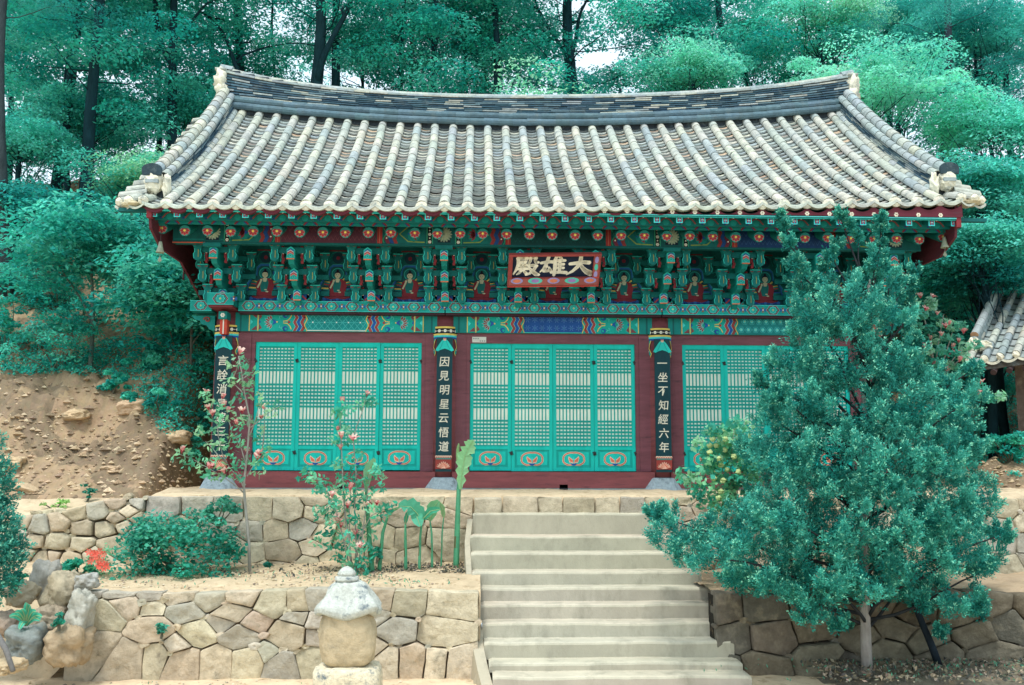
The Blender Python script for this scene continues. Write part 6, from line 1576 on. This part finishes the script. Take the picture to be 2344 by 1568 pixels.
t = sapling('bushy red-and-white magnolia behind the stone stupa', tb, pts(stems[0], Ym), [], pts(lp, Ym, .22), pts(bl, Ym-.12, .2), .014, [(.10,.48,.32), (.05,.40,.27), (.20,.55,.34)], name='magnolia_shrub', per=22)
mb = MB()
for s in stems[1:]: q = pts(s, Ym); q[0].z = min(q[0].z, ZT+.05); mb.tube(q, [.011*(1-.6*i/(len(q)-1)) for i in range(len(q))], 6, (.28,.27,.24))
mb.build('side_stem', 'bark', t, smooth=True)
Ym = -.2; tb = at(2120, 1010, Ym)
lp = [(2090,690),(2085,700),(2120,700),(2130,690),(2110,720),(2140,720),(2160,740),(2100,745),(2130,750),(2180,745),(2200,745),(2110,770),(2140,775),(2165,770),(2190,775),(2210,790),(2235,788),(2095,800),(2125,800),(2155,800),(2180,805),(2205,815),(2110,825),(2140,830),(2170,835),(2200,840),(2125,850),(2155,860),(2185,865),(2105,870),(2150,890),(2135,905),(2240,880),(2225,895),(2250,905),(2200,920),(2215,935),(2180,930),(2150,930),(2130,700),(2250,895),(2270,912),(2290,905),(2080,760)]
bl = [(2093,684),(2132,684),(2107,684),(2118,712),(2145,722),(2172,745),(2165,752),(2205,765),(2195,785),(2180,800),(2155,770),(2190,815),(2130,815),(2115,800),(2170,820),(2140,840),(2165,850),(2247,880),(2238,905),(2215,925),(2150,928),(2160,905),(2130,780),(2195,830)]
sapling('pink magnolia in flower showing above and right of the juniper', tb, pts([(2130,1000),(2135,900),(2140,860),(2130,780),(2110,710)], Ym), [(at(2140,870,Ym), at(x, y, Ym)) for x, y in ((2180,760),(2200,800),(2160,720),(2235,790),(2240,890))], pts(lp, Ym, .3), pts(bl, Ym-.1, .3), .03, [(.30,.62,.42), (.12,.46,.32), (.06,.36,.26)], name='magnolia_tree', per=48, ls=.085)
# snowball bush between steps and juniper
Ym = -2.35; tb = at(1690, 1235, Ym); tb.z = ZT
lp = []
for i in range(105):
    a = random.uniform(0, 2*math.pi); r = math.sqrt(random.random()); lp.append((1665+math.cos(a)*r*82+(20 if i % 3 == 0 else 0), 1065+math.sin(a)*r*105))
lp += [(1560,1080),(1570,1100),(1590,1095),(1580,1120),(1600,1130),(1575,1090),(1610,1150),(1640,1170),(1640,1200),(1620,1210),(1720,1210)]
bl = [(1655,990),(1632,1005),(1640,1020),(1672,1010),(1660,1030),(1690,1000),(1700,1020),(1625,1035),(1645,1050),(1618,1058),(1680,1045),(1705,1050),(1640,1080),(1635,1095),(1655,1100),(1665,1075),(1690,1080),(1720,1035),(1650,1125),(1645,1140),(1660,1005),(1625,1020),(1650,1065),(1628,1170),(1715,1000),(1700,1065)]
t = thing('snowball_bush', 'bush with pale yellow-green flower balls beside the top of the steps', 'flowering bush', tuple(tb))
V, c = cloud(pts(lp, Ym, .35), .11, 20, .075, [(.16,.55,.34), (.06,.42,.29), (.28,.62,.36)], flat=.8, jitter=.8, asp=.7, up=(0,-.5,.8)); quads('leaves', V, c, 'leaf', t)
mb = MB()
for i in range(9): limb(mb, tb+Vector((random.uniform(-.1,.1),0,0)), at(lp[i*9][0], lp[i*9][1], Ym), .012, .004, (.25,.26,.2), .15, 6, side=5)
mb.build('stem', 'bark', t)
for p in pts(bl, Ym-.25, .15):
    mb = MB(); lump(mb, p, (.034,.034,.032), L(206,220,158), 9, 7, .35, 5, p.x*7); mb.build('flower_ball', 'petal', t)
# ---------------------------------------------------------------- banana plants
def strap(mb, pts_, w, col, fold=.25, tear=0.):
    """long leaf blade with a midrib"""
    n = len(pts_)
    for sgn in (-1, 1):
        V = []; 
        for i, p in enumerate(pts_):
            t = (pts_[min(i+1, n-1)]-pts_[max(i-1, 0)]).normalized(); s_ = t.cross(Vector((.1,-1,.15))).normalized(); f = math.sin(math.pi*min(1, (i+.35)/(n-.3)))**.6
            r = random.uniform(1-tear, 1) if i % 2 else 1; V += [p, p+s_*sgn*w*f*r+Vector((0,-fold*w*f,fold*w*f*.5))]
        mb.add(V, [(2*i, 2*i+2, 2*i+3, 2*i+1) for i in range(n-1)], vary(col, .06))
    mb.tube([p+Vector((0,-.006,0)) for p in pts_], [.008*(1-.7*i/n) for i in range(n)], 5, (.42,.62,.36))
def banana(label, base, stem, sw, leaves_, col=(.10,.46,.27)):
    b = at(base[0], base[1], base[2]); b.z = ZT+.03; t = thing('banana_plant', label, 'banana plant', tuple(b)); Y = base[2]
    mb = MB(); q = [b]+pts(stem, Y); qq = []
    for i in range(len(q)-1):
        for k in range(4): qq.append(q[i].lerp(q[i+1], k/4))
    qq.append(q[-1]); mb.tube(qq, [sw*(1-.45*i/(len(qq)-1)) for i in range(len(qq))], 9, [vary((.13,.46,.27) if i % 23 else (.20,.16,.08), .12) for i in range((len(qq)-1)*9+2)]); mb.build('stem', 'leaf', t, smooth=True)
    for pl, w, c in leaves_:
        m = MB(); a = [at(x, y, Y-.03-.05*k) for k, (x, y) in enumerate(pl)]; fine = []
        for i in range(len(a)-1):
            for k in range(4): fine.append(a[i].lerp(a[i+1], k/4))
        fine.append(a[-1]); strap(m, fine, w, c or col, tear=.65 if w > .1 else .25); m.build('leaf', 'leaf', t)
    return t
banana('tallest banana plant, its torn pale leaf rising over the middle column', (1044,1275,-1.3), [(1047,1200),(1050,1120),(1056,1070)], .042, [([(1054,1120),(1058,1080),(1064,1045),(1076,1020),(1084,1008)], .11, (.34,.66,.36)), ([(1046,1060),(1048,1030),(1050,1015)], .02, (.4,.62,.3))])
banana('middle banana plant with a broad drooping leaf against the wall', (960,1262,-1.6), [(962,1230),(966,1190)], .020, [([(966,1195),(955,1175),(940,1160),(912,1158)], .12, (.12,.52,.34)), ([(945,1165),(955,1185),(962,1205)], .08, (.14,.56,.38)),([(966,1190),(985,1170),(1008,1165)], .05, (.08,.44,.28))])
banana('small banana plant with folded pointed leaves, left of the tallest', (990,1262,-1.5), [(988,1220),(984,1190)], .017, [([(984,1192),(990,1165),(1004,1146)], .08, (.24,.56,.30)), ([(984,1190),(965,1178),(950,1172)], .04, (.08,.44,.28))])
banana('thin banana shoot with withered tip beside the tallest', (1010,1265,-1.45), [(1012,1220),(1016,1180)], .013, [([(1016,1185),(1013,1165),(1006,1150)], .035, (.30,.56,.28))])
banana('banana stump leaning behind the magnolia shrub', (853,1290,-1.75), [(845,1230),(842,1180),(838,1110)], .036, [([(838,1120),(842,1080),(858,1050)], .06, (.30,.60,.36))])
banana('leaning banana stem between magnolia shrub and drooping leaf', (868,1262,-1.7), [(876,1220),(888,1180)], .028, [([(888,1185),(900,1168),(915,1162)], .02, (.2,.5,.3))])
banana('hanging dark green banana spathe left of the broad leaf', (930,1250,-1.55), [(928,1235),(928,1200)], .024, [([(928,1200),(930,1185),(934,1170)], .03, (.06,.42,.28))])
# ---------------------------------------------------------------- terrace shrubs and small plants
shrub('wide low green bush with round leaves on the planting bed, left', 410, 1305, 0, 270, 118, 1, Y=-1.75, z=ZT+.02, n=46, per=120, size=.055, group=None, cols=[(.045,.40,.28), (.03,.32,.23), (.10,.50,.36)], flat=.75, asp=.75, stems=9)
shrub('light airy rose branch at the right end of the wide bush', 500, 1210, 0, 90, 60, 1, Y=-1.75, n=14, per=60, size=.055, cols=[(.12,.50,.36), (.08,.42,.30)], flat=.75, asp=.7)
shrub('small dark-leaved shrub at the foot of the upper wall, far left of the bush', 180, 1298, 0, 130, 30, 2, Y=-1.9, z=ZT+.02, n=16, per=70, size=.055, asp=.7, cols=[(.04,.38,.26)])
AZ = thing('azalea', 'small azalea with coral red flowers at the left end of the planting bed', 'azalea', tuple(at(222, 1300, -1.95)))
Yz = -1.95
V, c = cloud(pts([(232,1270),(245,1258),(215,1290),(235,1290),(240,1300),(222,1305),(210,1280)], Yz, .08), .10, 40, .045, [(.18,.52,.30)], flat=.8); quads('leaves', V, c, 'leaf', AZ)
for px, py in [(205,1263),(215,1266),(222,1272),(230,1262),(238,1268),(212,1276),(226,1280),(235,1285),(243,1292),(228,1294),(240,1300),(248,1296),(208,1284),(220,1266),(232,1296)]:
    m = MB(); c = at(px, py, Yz-.12); 
    for k in range(6):
        th = k*math.pi/3; m.poly([c+Vector((0,0,0)), c+Vector((math.cos(th-.4)*.035, -.02, math.sin(th-.4)*.035)), c+Vector((math.cos(th)*.05, -.03, math.sin(th)*.05)), c+Vector((math.cos(th+.4)*.035, -.02, math.sin(th+.4)*.035))], vary(L(244,124,108), .1))
    m.build('flower', 'petal', AZ)
mb = MB(); limb(mb, AZ.location, at(228, 1275, Yz), .010, .004, (.2,.2,.15)); mb.build('stem', 'bark', AZ)
HP = thing('broad_leaved_plant', 'broad-leaved green plant growing from the boulders at bottom left', 'plant', tuple(at(60, 1436, -3.75)))
for ex, ey in [(35,1402),(22,1412),(45,1440),(70,1386),(82,1400),(96,1412),(92,1420),(48,1395),(62,1380)]:
    m = MB(); a = at(60, 1432, -3.75); e = at(ex, ey, -3.9); q = [a.lerp(e, k/6)+Vector((0,0,.05*math.sin(math.pi*k/6))) for k in range(7)]; strap(m, q, .035, (.10,.54,.38), fold=.1); m.build('leaf', 'leaf', HP)
for lab, px, py, w, h, Y, c in [('pale green weed clump on top of the rubble wall', 130, 1168, 60, 22, -.6, (.36,.64,.22)), ('dark little fern growing from the foot of the bank', 198, 1150, 40, 34, -.35, (.03,.30,.22)), ('tiny plant at the foot of the upper wall under the thin trunk', 613, 1312, 22, 14, -1.3, (.05,.36,.26)),
   ('leafy tuft at the foot of the banana stump', 862, 1290, 30, 26, -1.8, (.06,.42,.30)), ('little weed growing in a joint of the lower wall', 368, 1462, 20, 22, -3.28, (.07,.36,.26)), ('weeds growing over the pale boulder at the left', 40, 1352, 70, 26, -3.45, (.05,.42,.28)), ('tuft of weeds between the leaning boulders', 135, 1445, 20, 30, -3.85, (.04,.34,.24))]:
    shrub(lab, px, py, 0, w, h, 0, name='weed', Y=Y, n=8, per=26, size=.045, cols=[c], cat='weed', stems=2)
IR = thing('iris_clump', 'clump of upright sword-like leaves right of the juniper', 'plant', tuple(at(2262, 1250, -1.2)))
for k in range(11):
    m = MB(); a = at(2250+k*5, 1262, -1.2); e = a+Vector((random.uniform(-.1,.1), 0, random.uniform(.2,.52))); m.poly([a+Vector((-.012,0,0)), a+Vector((.012,0,0)), e], (.03,.30,.22)); m.poly([a+Vector((0,-.01,0)), a+Vector((0,.012,0)), e], (.03,.30,.22)); m.build('leaf', 'leaf', IR)
# fallen leaves and grass tufts: nobody could count them
P_ = []; Cc = []
for i in range(2300):
    r = random.random()
    if r < .32: x, y = random.gauss(-1.75, .55), random.uniform(-1.9, -1.05); z = ZT+.05*(y+3.1)+.02
    elif r < .42: x, y = random.uniform(-4.6, -2.2), random.uniform(-2.3, -1.1); z = ZT+.05*(y+3.1)+.02
    else: x, y = random.uniform(2.5, 5.6), random.uniform(-4.35, -3.2); z = ZG+.19
    if x > -1.15 and r < .42: continue
    P_.append((x, y, z)); Cc.append(random.choice([(.20,.17,.12),(.11,.11,.09),(.34,.29,.22),(.07,.08,.07)]))
V, c = leaves(np.array(P_), .06, (0,-.3,1), .7, .5, np.array(Cc), .2); quads('fallen_leaves', V, c, 'petal', None, kind='stuff')
P_ = []
for cx, cy, s, n, zz in [(-2.6,-2.45,.25,60,0),(-2.2,-2.5,.2,60,0),(-1.8,-2.55,.2,60,0),(-3.3,-2.3,.3,50,0),(-5.6,-2.2,.8,420,0),(-4.8,-2.1,.6,260,0),(3.6,-3.7,.8,300,1),(4.6,-3.6,.6,260,1),(-3.9,-3.35,.5,50,2)]:
    for k in range(int(n*.35)):
        x, y = random.gauss(cx, s*1.2), random.gauss(cy, .12+s*.3); P_.append((x, y, (ZT+.05*(y+3.1)+.03) if zz == 0 else ZG+(.2 if zz == 1 else .02)))
V, c = leaves(np.array(P_), .045, (0,-.9,.3), .5, .3, (.10,.34,.22), .25, droop=-1.5); quads('grass_tufts', V, c, 'leaf', None, kind='stuff')
